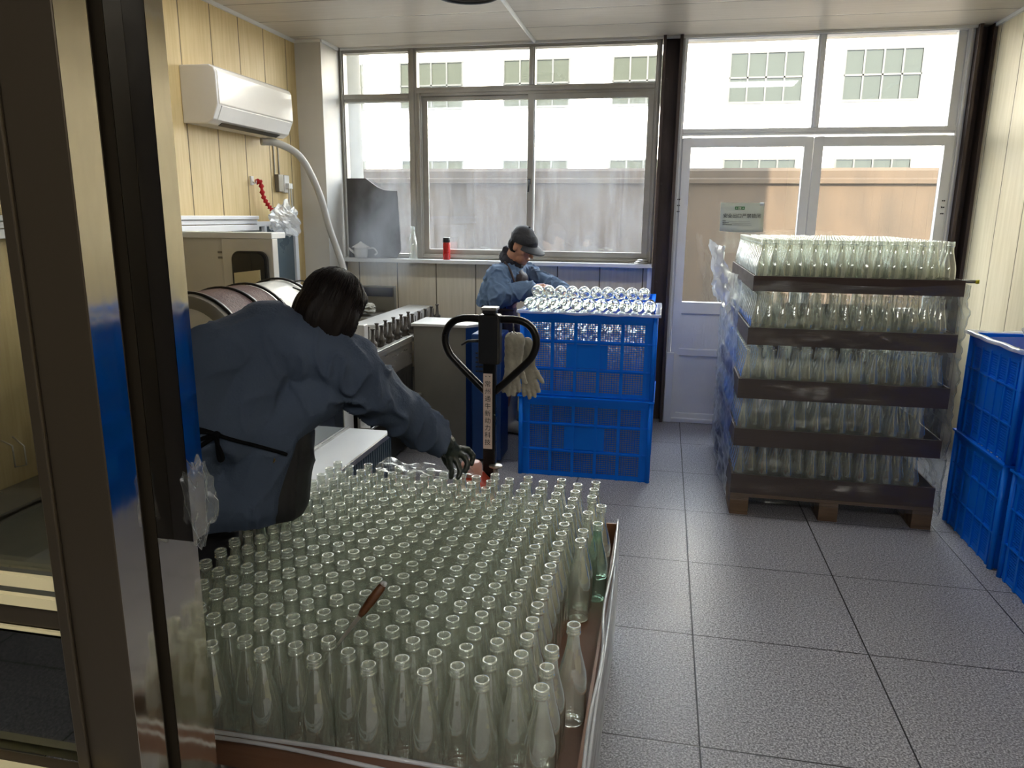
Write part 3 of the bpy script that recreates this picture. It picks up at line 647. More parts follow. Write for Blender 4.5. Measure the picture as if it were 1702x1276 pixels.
# curved white sheet between worker and table
m = MB(); vs = []; n1, n2 = 16, 8
TOPZ = [(0, .70), (.2, .76), (.5, .765), (.68, .745), (.85, .685), (1, .585)]
def topz(u):
    for (a, za), (b_, zb) in zip(TOPZ, TOPZ[1:]):
        if u <= b_: return za + (zb - za) * (u - a) / (b_ - a)
    return TOPZ[-1][1]
for i in range(n1 + 1):
    for j in range(n2 + 1):
        u, v = i / n1, j / n2
        vs.append((-1.345 + .035 * math.sin(u * 3.0) + .03 * v, 2.24 + .34 * u, topz(u) * (1 - v) + .30 * v))
fs = [(i * (n2 + 1) + j, (i + 1) * (n2 + 1) + j, (i + 1) * (n2 + 1) + j + 1, i * (n2 + 1) + j + 1) for i in range(n1) for j in range(n2)]
m.add(vs, fs, True); o = m.build('splash_sheet', M['whitem'], None); s_ = o.modifiers.new('t', 'SOLIDIFY'); s_.thickness = .004
tag(o, 'white curved plastic sheet at the end of the infeed table', 'sheet')
# grey steel box behind the pallet truck
gb = empty('steel_cabinet', (-1.475, 5.0, 0), 'tall brushed steel cabinet with a slanted blue side, behind the pallet truck', 'cabinet')
m = MB(); m.prism([(-1.655, 4.8), (-1.285, 4.8), (-1.285, 5.10), (-1.655, 5.10)], 'z', .02, .88); m.build('body', M['steel_d'], gb, .004)
m = MB(); m.prism([(-1.668, 4.785), (-1.275, 4.785), (-1.205, 4.87), (-1.205, 5.115), (-1.668, 5.115)], 'z', .88, .898); m.build('top_plate', M['steel_w'], gb, .003)
m = MB(); m.prism([(-1.284, 4.79), (-1.21, 4.87), (-1.21, 5.10), (-1.284, 5.10)], 'z', .02, .88); m.build('blue_side', M['bluep'], gb, .003)
bu = empty('blue_machine', (-1.12, 4.80, 0), 'blue painted motor box beside the steel cabinet', 'machine')
m = MB(); m.box(-1.20, -1.00, 4.62, 4.86, .02, .87); m.build('body', M['bluep'], bu, .01)
m = MB()
for k in range(5): m.box(-1.17, -1.155 , 4.613, 4.62, .62 + k * .03, .63 + k * .03); m.box(-1.15, -1.12, 4.613, 4.62, .62 + k * .03, .63 + k * .03)
m.build('vents', M['darkp'], bu)
# ================================================================ SILL THINGS
p_ = empty('teapot', (-2.46, 5.93, 1.262), 'small white teapot at the left end of the window sill', 'teapot')
c0 = (-2.47, 5.882, 1.262)
m = MB(); m.lathe([(0, 0), (.04, 0), (.052, .01), (.058, .04), (.056, .075), (.05, .09), (0, .09)], 24, c0); m.build('pot', M['whitem'], p_)
m = MB(); m.lathe([(.075, .088), (.07, .094), (.03, .118), (.012, .128), (.008, .135), (0, .137)], 24, c0); m.build('lid', M['white'], p_)
m = MB(); m.tube(smooth_path([(-2.41, 5.882, 1.34), (-2.36, 5.882, 1.345), (-2.33, 5.882, 1.31), (-2.35, 5.882, 1.29)]), .007, 8); m.build('handle', M['white'], p_)
m = MB(); m.tube([(-2.52, 5.882, 1.30), (-2.56, 5.882, 1.325), (-2.575, 5.882, 1.345)], [.012, .009, .006], 8); m.build('spout', M['white'], p_)
ts = empty('thermos_flask', (-1.745, 5.925, 1.262), 'red thermos flask with a dark lid on the window sill', 'flask')
m = MB(); m.lathe([(0, 0), (.028, 0), (.030, .004), (.030, .135), (.028, .14), (0, .14)], 28, (-1.745, 5.925, 1.262)); m.build('body', M['red'], ts)
m = MB(); m.lathe([(.029, .138), (.031, .142), (.031, .172), (.027, .178), (0, .178)], 28, (-1.745, 5.925, 1.262)); m.build('lid', M['darkp'], ts)
ash = empty('metal_lid_stack', (-.18, 5.92, 1.262), 'small pile of flat steel lids at the right end of the window sill', 'lids')
for k in range(3):
    m = MB(); m.lathe([(0, 0), (.055 - k * .006, 0), (.058 - k * .006, .004), (.05 - k * .006, .010), (0, .012)], 22, (-.18 + k * .008, 5.92, 1.262 + .012 * k)); m.build('lid', M['steel'], ash)
m = MB(); m.tube([(-.255, 5.90, 1.268), (-.10, 5.93, 1.272)], .004, 8); m.build('pin', M['steel_d'], ash)
# dark leaning board
bd = MB(); out = [(-2.61, 1.263), (-2.19, 1.263), (-2.15, 1.33), (-2.17, 1.805), (-2.28, 1.81), (-2.34, 1.835), (-2.40, 1.875), (-2.44, 1.905), (-2.61, 1.905)]
bd.prism(out, 'y', 5.963, 5.973); tag(bd.build('dark_board', M['board_dark'], None), 'dark curved-top board leaning against the left pane of the window', 'board')

# ================================================================ GLASS BOTTLES
PROF = [(0, .006), (.018, .003), (.030, 0), (.0335, .002), (.0358, .008), (.0360, .030), (.0360, .105), (.0352, .122), (.0325, .140), (.0270, .163), (.0205, .188), (.0165, .208), (.0145, .226), (.0142, .235),
        (.0150, .2375), (.0176, .239), (.0181, .2415), (.0176, .244), (.0158, .2452), (.0157, .2470), (.0170, .2485), (.0171, .2502), (.0160, .2518), (.0161, .2545), (.0170, .256), (.0169, .2590), (.0160, .2608),
        (.0138, .2608), (.0126, .259), (.0120, .250), (.0118, .236), (.0135, .215), (.0155, .200)]
def bottle_mesh(seg=22):
    m = MB(); m.lathe(PROF, seg); return m
BZ = .4056
b0 = bottle_mesh().build('glass_bottle', M['bottle'], None)
b0.data.materials.append(M['bottle_rim'])
for p in b0.data.polygons:
    if p.center.z > .2365 and math.hypot(p.center.x, p.center.y) > .0122: p.material_index = 1
FG = []
ODD = {(0, 3): (.033, .023)}
for i in range(17):
    for k in range(18):
        x = -.203 - .0635 * i; y = 1.351 + .0733 * k + (.0366 if i % 2 else 0)
        if y > 2.625: continue
        if i == 0: continue                 # the ragged right file is set out one by one below
        FG.append((x, y, i, k))
LT = 'clear open-necked glass bottle standing in the wrapped tray in front of the bending worker'
GT = 'bottles standing in the near tray'
first = True; bottles = []
ORD = 'first second third fourth fifth sixth seventh eighth ninth tenth eleventh twelfth thirteenth fourteenth fifteenth sixteenth seventeenth eighteenth'.split()
def put(x, y, z, rot=None, label=LT, group=GT, tilt=0, az=0):
    global first
    o = b0 if first else b0.copy()
    if not first: col.objects.link(o)
    first = False
    o.location = (x, y, z); o.rotation_euler = rot or (tilt * math.cos(az), tilt * math.sin(az), random.uniform(0, 6.28))
    tag(o, label, 'bottle', group); bottles.append(o); return o
for (x, y, i, k) in FG:
    put(x + random.uniform(-.0003, .0003), y + random.uniform(-.0003, .0003), BZ,
        label='clear glass bottle in near tray, %s from front, %s file from right rim' % (ORD[k], ORD[i]))
RC = [(-0.203, 1.351, 'clear glass bottle at the near right corner of the wrapped tray'), (-0.203, 1.4243, 'clear glass bottle second from the near right corner, right edge of the tray'), (-0.203, 1.4976, 'clear glass bottle third from the near right corner, right edge of the tray'),
      (-0.166, 1.607, 'clear glass bottle standing apart by the tray rim, just before the gap'), (-0.203, 2.084, 'clear glass bottle first behind the gap at the right edge of the tray'), (-0.203, 2.1573, 'clear glass bottle second behind the gap, right edge of the tray'),
      (-0.163, 2.222, 'slightly green glass bottle leaning out over the right tray rim'), (-0.203, 2.304, 'clear glass bottle behind the greenish one, right edge of the tray'), (-0.164, 2.373, 'clear glass bottle pushed outwards by the rim, far right of the tray'),
      (-0.203, 2.4505, 'clear glass bottle third from the far right corner of the tray'), (-0.203, 2.5238, 'clear glass bottle second from the far right corner of the tray'), (-0.203, 2.597, 'clear glass bottle at the far right corner of the tray')]
for x, y, lb in RC:
    put(x, y, BZ, label=lb)
    if lb.startswith('slightly green'):
        o = bottles[-1]; o.data = o.data.copy(); o.data.materials[0] = M['bottle_g']
put(-2.03, 5.925, 1.262, label='single clear glass bottle standing on the window sill beside the red flask', group=None)

# trays, pallets
def tray(loc, sx, sy, h, label, mat, wall=.008, group=None):
    t = empty('bottle_tray', loc, label, 'tray', group); x, y, z = loc
    MB().box(x - sx / 2, x + sx / 2, y - sy / 2, y + sy / 2, z, z + .005).build('base_sheet', mat, t)
    m = MB()
    for a in ((x - sx / 2, x - sx / 2 + wall, y - sy / 2, y + sy / 2), (x + sx / 2 - wall, x + sx / 2, y - sy / 2, y + sy / 2), (x - sx / 2 + wall, x + sx / 2 - wall, y - sy / 2, y - sy / 2 + wall), (x - sx / 2 + wall, x + sx / 2 - wall, y + sy / 2 - wall, y + sy / 2)): m.box(*a, z + .005, z + h)
    m.build('side_wall', mat, t); return t
def pallet(loc, sx, sy, label):
    p = empty('wooden_pallet', loc, label, 'pallet'); x, y, z = loc
    for k in range(7):
        yy = y - sy / 2 + k * (sy - .11) / 6; MB().box(x - sx / 2, x + sx / 2, yy, yy + .11, z + .105, z + .125).build('deck_board', M['wood'], p, .002)
    for k in range(3):
        xx = x - sx / 2 + k * (sx - .1) / 2
        for j in range(3):
            yy = y - sy / 2 + j * (sy - .12) / 2; MB().box(xx, xx + .1, yy, yy + .12, z + .018, z + .088).build('block', M['wood'], p, .003)
        MB().box(xx, xx + .1, y - sy / 2, y + sy / 2, z + .088, z + .105).build('stringer', M['wood'], p, .002)
        MB().box(xx, xx + .1, y - sy / 2, y + sy / 2, z, z + .018).build('bottom_board', M['wood'], p, .002)
    return p
pallet((-.69, 1.975, 0), 1.13, 1.34, 'wooden pallet under the near bottle trays')
tray((-.6905, 1.977, .126), 1.150, 1.366, .10, 'brown tray at the bottom of the near stack, on the pallet', M['brownf'])
tray((-.6905, 1.977, .400), 1.150, 1.366, .085, 'brown tray holding the open bottles at the top of the near stack', M['brownf'])
def film_wall(name, x0, x1, y0, y1, z0, z1, label, seed=0, amp=.012, flare=0, nz=40, mat='film', n=34, open_top=True):
    m = MB(); vs = []; path = []
    L = [(x0, y0), (x1, y0), (x1, y1), (x0, y1)]
    for a in range(4):
        p, q = L[a], L[(a + 1) % 4]
        for k in range(n):
            t = k / n; path.append((p[0] + (q[0] - p[0]) * t, p[1] + (q[1] - p[1]) * t))
    cx, cy = (x0 + x1) / 2, (y0 + y1) / 2; P = len(path)
    for j in range(nz + 1):
        v = j / nz; z = z0 + (z1 - z0) * v
        for (x, y) in path:
            d = Vector((x - cx, y - cy, 0)); d.normalize()
            q = Vector((x * 3 + seed, y * 3, z * 9)); k = abs(noise.noise(q)) * amp * 1.4 + abs(noise.noise(q * 2.7)) * amp
            k += (flare * v * v if flare else 0)
            vs.append((x + d.x * k, y + d.y * k, z + noise.noise(q * .8 + Vector((5, 5, 5))) * .02 * (1 if j == nz else .0)))
    fs = [(j * P + i, j * P + (i + 1) % P, (j + 1) * P + (i + 1) % P, (j + 1) * P + i) for j in range(nz) for i in range(P)]
    m.add(vs, fs, True); return tag(m.build(name, M[mat], None), label, 'film')
near_film = film_wall('stretch_film', -1.269, -.112, 1.290, 2.663, .110, .50, 'clear stretch film around the near trays, crinkled along the rim', 2, .006, nz=16, mat='film')
m = MB()
for (pts) in ([(-.113, 1.29, .492), (-.118, 1.5, .498), (-.11, 1.75, .496), (-.125, 2.0, .50), (-.118, 2.3, .50), (-.125, 2.66, .50)], [(-1.26, 1.285, .50), (-.95, 1.29, .493), (-.6, 1.284, .502), (-.3, 1.29, .492), (-.113, 1.288, .495)],
              [(-.108, 1.29, .46), (-.109, 1.55, .485), (-.108, 1.9, .47), (-.112, 2.3, .49)], [(-1.26, 1.284, .47), (-.8, 1.285, .485), (-.4, 1.283, .465), (-.113, 1.284, .48)]):
    m.tube(smooth_path([(p[0] + .006 if p[0] > -.13 else p[0], p[1] - (.006 if p[1] < 1.295 else 0), p[2]) for p in pts], 10), .0045, 8)
m.build('rolled_edge', M['film_w'], near_film)
# pulled back film over the far bottles
m = MB(); n1, n2 = 26, 10; vs = []
for i in range(n1 + 1):
    for j in range(n2 + 1):
        u, v = i / n1, j / n2; q = Vector((u * 5, v * 3, 1))
        vs.append((-1.03 + .36 * u + .04 * noise.noise(q), 2.60 - .13 * v * (1 - .5 * u) + .02 * noise.noise(q * 2), .693 - .015 * u + .012 * noise.noise(q * 1.7) - .012 * v + .006 * math.sin(u * 14)))
fs = [(i * (n2 + 1) + j, (i + 1) * (n2 + 1) + j, (i + 1) * (n2 + 1) + j + 1, i * (n2 + 1) + j + 1) for i in range(n1) for j in range(n2)]
m.add(vs, fs, True); tag(m.build('film_flap', M['film'], None), 'loose clear film flap lying over the far bottle necks by the gloved hand', 'film')
# knife / scraper standing among the bottles
kn = empty('knife', (-.63, 1.48, .665), 'old knife with a worn brown wooden handle leaning among the near bottles', 'knife')
A = Vector((-.740, 1.435, .585)); B = Vector((-.663, 1.495, .690)); C = Vector((-.615, 1.530, .760))
d = (C - A).normalized(); sd_ = Vector((0, -1, .35)).cross(d).normalized(); th = d.cross(sd_)
def slab(a, b, w0, w1, t): 
    vs = []
    for p, w_ in ((a, w0), (b, w1)):
        for s1 in (-1, 1):
            for s2 in (-1, 1): vs.append(p + sd_ * s1 * w_ + th * s2 * t)
    return vs, [(0, 1, 3, 2), (4, 6, 7, 5), (0, 4, 5, 1), (2, 3, 7, 6), (0, 2, 6, 4), (1, 5, 7, 3)]
m = MB(); m.add(*slab(A, B, .001, .0055, .0008)); m.build('blade', M['steel_d'], kn)
m = MB(); m.tube([B, B + (C - B) * .12, B + (C - B) * .5, B + (C - B) * .9, C], [.0060, .0090, .0115, .0105, .007], 12); m.build('handle', pm('worn_wood', srgb(96, 58, 24), .5, vs=12, bump=.4, stretch=(1, 1, 5), dirt=srgb(66, 34, 16)), kn)
m = MB(); m.sphere(C, (.009, .009, .007), 12, 8); m.build('taped_end', M['film_w'], kn)

# ---- tall shrink wrapped stack at the back right
SX0, SX1, SY0, SY1 = .435, 1.465, 4.08, 5.36
pallet(((SX0 + SX1) / 2, (SY0 + SY1) / 2, 0), 1.04, 1.29, 'wooden pallet under the tall wrapped bottle stack')
lay = [(.126, .427, 1.467, .110), (.400, .424, 1.466, .098), (.668, .426, 1.470, .108), (.962, .455, 1.470, .092), (1.245, .462, 1.470, .080)]
names = ['lowest', 'second lowest', 'middle', 'second highest', 'topmost']
TB = []
for i, (z, xa, xb, h) in enumerate(lay):
    tray(((xa + xb) / 2, 4.72, z), xb - xa, 1.29, h, 'dark brown tray, %s of five in the tall wrapped stack' % names[i], M['brown'])
    for r in range(18):
        for c in range(16):
            x = xa + .046 + c * .0635; y = 4.121 + r * .0733 + (.0367 if c % 2 else 0)
            if y > 5.318 or x > xb - .045: continue
            TB.append((x, y, z + .006, i, r, c))
GB = 'front bottles of the topmost layer in the tall stack'
for (x, y, z, i, r, c) in TB:
    if i == 4 and r == 0: put(x, y, z, label='clear glass bottle, %s from the left in the front row atop the tall stack' % ORD[c], group=GB)
# the remaining bottles of the stacks as one mass
LP = [(.030, 0), (.0360, .006), (.0360, .110), (.0325, .140), (.0205, .188), (.0145, .226), (.0140, .2385), (.0162, .2425), (.0145, .2475), (.0156, .2505), (.0148, .2545), (.0152, .2600), (.0118, .2600)]
q = MB()
for (x, y, z, i, r, c) in TB:
    if i == 4 and r == 0: continue
    if i == 4 or r < 3 or c < 2 or c > 14 or r > 15: q.lathe(LP, 10, (x, y, z))
for i in range(17):
    for k in range(18):
        x = -.203 - .0635 * i; y = 1.351 + .0733 * k + (.0366 if i % 2 else 0)
        if y < 2.625 and (i in (0, 1) or k == 0): q.lathe(LP, 10, (x, y, .132))
REST = q
film_wall('stretch_film', .410, 1.482, 4.062, 5.385, .09, 1.30, 'cloudy stretch film wrapped around the tall bottle stack', 9, .022, 0, 70, 'film', 60)
m = MB(); n1, n2 = 30, 24; vs = []
for i in range(n1 + 1):
    for j in range(n2 + 1):
        u, v = i / n1, j / n2; q_ = Vector((u * 7, v * 5, 2))
        vs.append((.350 - .050 * v + .035 * noise.noise(q_) + .02 * abs(noise.noise(q_ * 2.3)), 4.07 + 1.3 * u, 1.10 + .36 * v + .03 * noise.noise(q_ * 1.3)))
fs = [(i * (n2 + 1) + j, (i + 1) * (n2 + 1) + j, (i + 1) * (n2 + 1) + j + 1, i * (n2 + 1) + j + 1) for i in range(n1) for j in range(n2)]
m.add(vs, fs, True); tag(m.build('loose_film', M['film_w'], None), 'bulging crumpled film at the upper left side of the tall bottle stack', 'film')
m = MB(); m.tube([(1.4755, 4.143, 1.317), (1.53, 4.12, 1.318)], .008, 8); o = m.build('yellow_stick', M['steel_d'], None); tag(o, 'short stick with a yellow end poking out of the topmost tray', 'stick')
MB().tube([(1.53, 4.12, 1.318), (1.545, 4.114, 1.318)], .010, 8).build('yellow_end', pm('yellow_tape', srgb(210, 200, 40), .5), o)

# ================================================================ CRATES
def crate_proto(L=.83, W=.60, H=.522):
    r = empty('plastic_crate', (0, 0, 0), 'x', 'crate'); g = MB(); bars = MB(); t = .004
    g.box(-L / 2 + .012, L / 2 - .012, -W / 2 + .012, W / 2 - .012, .004, .012)
    rows = [(.03, H * .33 - .012), (H * .33 + .008, H * .66 - .012), (H * .66 + .008, H - .062)]
    def side(S, T, ncol, plate):
        # built facing local -y at distance D then transformed by T
        def B(x0, x1, y0, y1, z0, z1, mb=g): mb.box(x0, x1, y0, y1, z0, z1, T)
        B(-S / 2 + .004, S / 2 - .004, .0, .006, H - .062, H - .004)
        for z in (0.0, H * .33 - .012, H * .66 - .012): B(-S / 2 + .01, S / 2 - .01, 0.003, .012, z, z + (.03 if z == 0 else .020))
        for z in (H * .33, H * .66): B(-S / 2 - .002, S / 2 + .002, -.006, .006, z - .003, z + .003)
        cw = (S - .12) / ncol
        for k in range(ncol + 1):
            x = -S / 2 + .06 + k * cw; B(x - .009, x + .009, -.004, .012, 0, H - .05)
        B(-S / 2 + .004, -S / 2 + .055, .004, .012, 0, H - .05); B(S / 2 - .055, S / 2 - .004, .004, .012, 0, H - .05)
        for k in range(ncol):
            a = -S / 2 + .06 + k * cw + .009; b = a + cw - .018
            for ri, (z0, z1) in enumerate(rows):
                aa, bb = a, b
                if ri == 1 and plate:
                    if aa >= -plate - .002 and bb <= plate + .002: continue
                    if aa < -plate < bb: bb = -plate
                    elif aa < plate < bb: aa = plate
                n = max(1, round((bb - aa) / .0148)); mz = round((z1 - z0) / .0125)
                for q in range(n + 1): x = aa + (bb - aa) * q / n; B(x - .0019, x + .0019, .005, .009, z0, z1, bars)
                for q in range(mz + 1): z = z0 + (z1 - z0) * q / mz; B(aa, bb, .005, .009, z - .0018, z + .0018, bars)
    for S, D, a, nc, pl in ((L, W / 2, 0, 5, .125), (L, W / 2, math.pi, 5, .125), (W, L / 2, math.pi / 2, 4, .10), (W, L / 2, -math.pi / 2, 4, .10)):
        T = Matrix.Rotation(a, 4, 'Z') @ Matrix.Translation((0, -D + .012, 0)); side(S, T, nc, pl)
        mp = MB(); mp.box(-pl, pl, .001, .006, H * .33 + .01, H * .66 - .014, T); mp.build('name_plate', M['crate'], r, .002)
    g.build('frame', M['crate'], r); bars.build('perforated_sides', M['crate'], r)
    m = MB()
    for (x0, x1, y0, y1) in ((-L / 2 - .008, L / 2 + .008, -W / 2 - .008, -W / 2 + .014), (-L / 2 - .008, L / 2 + .008, W / 2 - .014, W / 2 + .008), (-L / 2 - .008, -L / 2 + .014, -W / 2 + .014, W / 2 - .014), (L / 2 - .014, L / 2 + .008, -W / 2 + .014, W / 2 - .014)): m.box(x0, x1, y0, y1, H - .010, H)
    m.build('rim', M['crate'], r)
    for sx in (-1, 1):
        for sy in (-1, 1):
            m = MB(); m.cyl((sx * (L / 2 - .012), sy * (W / 2 - .012), 0), (sx * (L / 2 - .012), sy * (W / 2 - .012), H - .012), .014, None, 10); m.build('corner_post', M['crate'], r)
    return r
cp = crate_proto(); cp_s = crate_proto(.62, .50, .522)
used = {id(cp): False, id(cp_s): False}
def crate(p, x, y, z, label, rz=0, tx=0, group=None):
    o = p if not used[id(p)] else copy_tree(p)
    used[id(p)] = True; o.location = (x, y, z); o.rotation_euler = (tx, 0, rz); tag(o, label, 'crate', group); return o
crate(cp, -.436, 4.76, 0, 'blue perforated plastic crate on the floor under the one full of bottles')
crate(cp, -.434, 4.76, .525, 'blue perforated plastic crate full of lying bottles, being packed by the capped worker')
crate(cp, -.470, 5.46, 0, 'blue crate on the floor behind the packed crate, lower of two')
crate(cp, -.470, 5.46, .525, 'empty blue crate with raised rim behind the packed crate, upper of two', tx=0.0)
R9 = math.pi / 2
crate(cp_s, 1.835, 3.95, 0, 'blue crate on the floor next to the wrapped stack, lower one nearest the door', R9)
crate(cp_s, 1.835, 3.935, .525, 'blue crate with white liner on top, next to the wrapped stack', R9, 0)
crate(cp_s, 1.845, 3.27, 0, 'blue crate on the floor at the right wall, lower one nearer the viewer', R9)
crate(cp_s, 1.84, 3.25, .525, 'blue crate at the right wall, upper one nearer the viewer', R9)
# liners
def liner(name, x0, x1, y0, y1, z, label, seed):
    m = MB(); n = 24; L = [(x0, y0), (x1, y0), (x1, y1), (x0, y1)]; path = []
    for a in range(4):
        p, q_ = L[a], L[(a + 1) % 4]
        for k in range(n): t = k / n; path.append((p[0] + (q_[0] - p[0]) * t, p[1] + (q_[1] - p[1]) * t))
    cx, cy = (x0 + x1) / 2, (y0 + y1) / 2; P = len(path); vs = []
    for off, dz in ((-.020, .004), (-.012, .007), (.004, .009), (.012, .006), (.014, -.010)):
        for i, (x, y) in enumerate(path):
            d = Vector((1 if x == x1 else -1 if x == x0 else 0, 1 if y == y1 else -1 if y == y0 else 0, 0))
            k = noise.noise(Vector((x * 9 + seed, y * 9, 0))) * .008
            vs.append((x + d.x * (off + k * .4), y + d.y * (off + k * .4), z + dz + k))
    fs = [(j * P + i, j * P + (i + 1) % P, (j + 1) * P + (i + 1) % P, (j + 1) * P + i) for j in range(4) for i in range(P)]
    m.add(vs, fs, True); return tag(m.build(name, M['film_w'], None), label, 'liner')
liner('plastic_liner', -.855, -.013, 4.455, 5.065, 1.049, 'white plastic liner folded over the rim of the packed crate', 1)
def inner_bag(x0, x1, y0, y1, z0, z1, label, seed):
    film_wall('liner_bag', x0, x1, y0, y1, z0, z1, label, seed, .0012, 0, 14, 'film_w', 20)
inner_bag(-.820, -.048, 4.49, 5.03, .545, 1.03, 'cloudy plastic bag lining the inside of the packed crate', 21)
inner_bag(1.62, 2.05, 3.665, 4.205, .545, 1.03, 'cloudy plastic bag inside the crate next to the wrapped stack', 25)
inner_bag(1.625, 2.055, 2.98, 3.52, .545, 1.03, 'cloudy plastic bag inside the nearer upper crate at the right wall', 26)
inner_bag(-.822, -.050, 4.49, 5.03, .02, .50, 'cloudy plastic bag inside the crate under the packed one', 23)
liner('plastic_liner', 1.58, 2.09, 3.62, 4.25, 1.049, 'white plastic liner over the rim of the crate by the wrapped stack', 4)
liner('plastic_liner', 1.585, 2.095, 2.935, 3.565, 1.049, 'white plastic liner over the rim of the nearer right crate', 7)
crumple('liner_peak', (1.80, 4.0, 1.10), (.05, .10, .06), M['film_w'], None, 8, .7, 20, 14, 'peak of white film standing out of the crate by the wrapped stack', 'film')
crumple('liner_peak', (1.75, 3.35, 1.09), (.05, .12, .05), M['film_w'], None, 18, .7, 20, 14, 'peak of white film standing out of the nearer right crate', 'film')
# bottles lying in the packed crate, bottoms to the viewer
R90 = math.radians(90)
for k in range(11):
    x = -.434 + (k - 5) * .0725
    put(x, 4.484, 1.094, rot=(-R90, 0, 0),
        label='clear glass bottle lying bottom forward in the packed crate, %s from the left' % ORD[k], group='bottles lying in the front row of the packed crate')
for k in range(11):
    x = -.4345 + (k - 5) * .0725 + .036
    if k == 10: continue
    put(x, 4.545, 1.1668, rot=(-R90 - .16, 0, 0),
        label='clear glass bottle tipped bottom up in the packed crate, %s from the left' % ORD[k], group='bottles tipped up in the second row of the packed crate')
for r in range(7):
    for k in range(10):
        T = Matrix.Translation((-.434 + (k - 4.5) * .0768, 4.497, .583 + r * .0728)) @ Matrix.Rotation(-R90, 4, 'X')
        REST.lathe([(0, .006)] + LP, 10, mat=T)
for r in range(4):
    for k in range(10):
        T = Matrix.Translation((-.436 + (k - 4.5) * .0768, 4.497, .062 + r * .0735)) @ Matrix.Rotation(-R90, 4, 'X')
        if k > 4: REST.lathe([(0, .006)] + LP, 10, mat=T)
tag(REST.build('bottle_mass', M['bottle'], None, fix=False), 'remaining clear glass bottles packed inside the tall stack and crates', 'bottles', None, 'stuff')
bottles[-1].select_set(False)

# ================================================================ PALLET TRUCK
pt = empty('pallet_truck', (-.74, 2.9, 0), 'hand pallet truck with a black looped handle and red pump body', 'pallet truck')
hx, hy = -.686, 2.95
m = MB()
loop = [(-.04, 1.205), (-.11, 1.205), (-.155, 1.19), (-.185, 1.155), (-.193, 1.11), (-.18, 1.065), (-.15, 1.025), (-.02, .90)]
m.tube(smooth_path([(hx + a, hy, z) for a, z in loop], 6), .0155, 12)
m.tube(smooth_path([(hx - a, hy, z) for a, z in loop], 6), .0155, 12)
m.build('handle_loop', M['black_metal'], pt)
m = MB(); m.box(hx - .045, hx + .045, hy - .03, hy + .03, 1.02, 1.225); m.box(hx - .028, hx + .028, hy - .028, hy + .028, 1.225, 1.25); m.build('handle_head', M['darkp'], pt, .008)
m = MB(); m.box(hx - .032, hx + .032, hy - .03, hy + .03, 1.243, 1.255); m.build('head_cap', M['steel'], pt, .003)
m = MB(); m.tube([(hx - .04, hy - .01, 1.115), (hx - .09, hy - .015, 1.112), (hx - .118, hy - .018, 1.095)], [.007, .006, .004], 8); m.build('release_lever', M['darkp'], pt)
m = MB(); m.box(hx - .027, hx + .027, hy - .018, hy + .018, .50, 1.03); m.build('tiller', M['black_metal'], pt, .004)
MB().box(hx - .024, hx + .014, hy - .0205, hy - .0185, .655, .98).build('label_strip', M['stripw'], pt)
for k, ch in enumerate('常州通牛新动力科技'):
    text(ch, .027, (hx - .005, hy - .0215, .935 - k * .0315), RX, M['ink'], pt, 'lettering', .0003)
m = MB(); m.prism([(hx - .018, .972), (hx - .013, .966), (hx - .008, .971), (hx - .013, .969)], 'y', hy - .0215, hy - .0205); m.prism([(hx - .002, .972), (hx + .003, .966), (hx + .008, .971), (hx + .003, .969)], 'y', hy - .0215, hy - .0205); m.build('logo_mark', M['ink'], pt)
m = MB(); m.prism([(hx - .125, .12), (hx + .035, .12), (hx + .035, .46), (hx + .01, .53), (hx - .02, .56), (hx - .10, .56), (hx - .125, .50)], 'y', 2.80, 2.93); m.build('pump_body', M['pink'], pt, .015)
m = MB(); m.lathe([(.045, .55), (.045, .605), (.036, .617), (0, .619)], 24, (-.745, 2.865, 0)); m.prism([(-.80, .555), (-.71, .555), (-.66, .50), (-.66, .49), (-.81, .49)], 'y', 2.79, 2.94); m.build('pump_cap', pm('pale_pink_metal', srgb(226, 172, 158), .4, bump=.05), pt, .006)  # cap in a paler pink than the pump body
m = MB(); m.lathe([(0, .578), (.03, .578), (.03, .584), (.02, .588), (0, .588)], 20, (-.655, 2.93, 0)); m.cyl((-.655, 2.93, .3), (-.655, 2.93, .58), .012); m.build('piston', M['steel'], pt)
for sx in (-1, 1):
    m = MB(); m.lathe([(0, -.025), (.09, -.025), (.095, -.02), (.095, .02), (.09, .025), (0, .025)], 28, mat=Matrix.Translation((-.735 + sx * .05, 2.87, .098)) @ Matrix.Rotation(R90, 4, 'Y')); m.build('steering_wheel', M['darkp'], pt)
for sx in (-1, 1):
    m = MB(); m.box(-.735 + sx * .19 - .07, -.735 + sx * .19 + .07, 1.75, 2.78, .045, .082); m.build('fork', M['pink'], pt, .004)
m = MB(); m.prism([(-1.0, .05), (-.47, .05), (-.47, .20), (-.60, .40), (-.87, .40), (-1.0, .20)], 'y', 2.70, 2.78); m.build('fork_carriage', M['pink'], pt, .006)
# gloves hanging from the handle
def glove(name, c, mat, label, ang=0, s=1.0):
    c = Vector(c); caps = []; R = Matrix.Rotation(ang, 4, 'Y')
    def P(x, y, z): return c + R @ Vector((x * s, y * s, z * s))
    caps += [(P(-.012, 0, -.02), P(-.012, 0, -.13), .030 * s, .028 * s), (P(.016, 0, -.02), P(.014, 0, -.13), .030 * s, .026 * s), (P(0, 0, -.13), P(0, 0, -.17), .034 * s, .036 * s)]
    for x, l in ((-.030, .07), (-.011, .085), (.010, .08), (.028, .06)): caps.append((P(x * .8, 0, -.18), P(x * 1.25, .004, -.19 - l), .0125 * s, .0095 * s))
    caps.append((P(.03, 0, -.14), P(.062, -.01, -.205), .014 * s, .010 * s))
    g = blob(name, caps, mat, None, .0042, 3, .003, (1, 1, 1), 30)
    return tag(g, label, 'glove', 'pair of gloves on the truck handle')
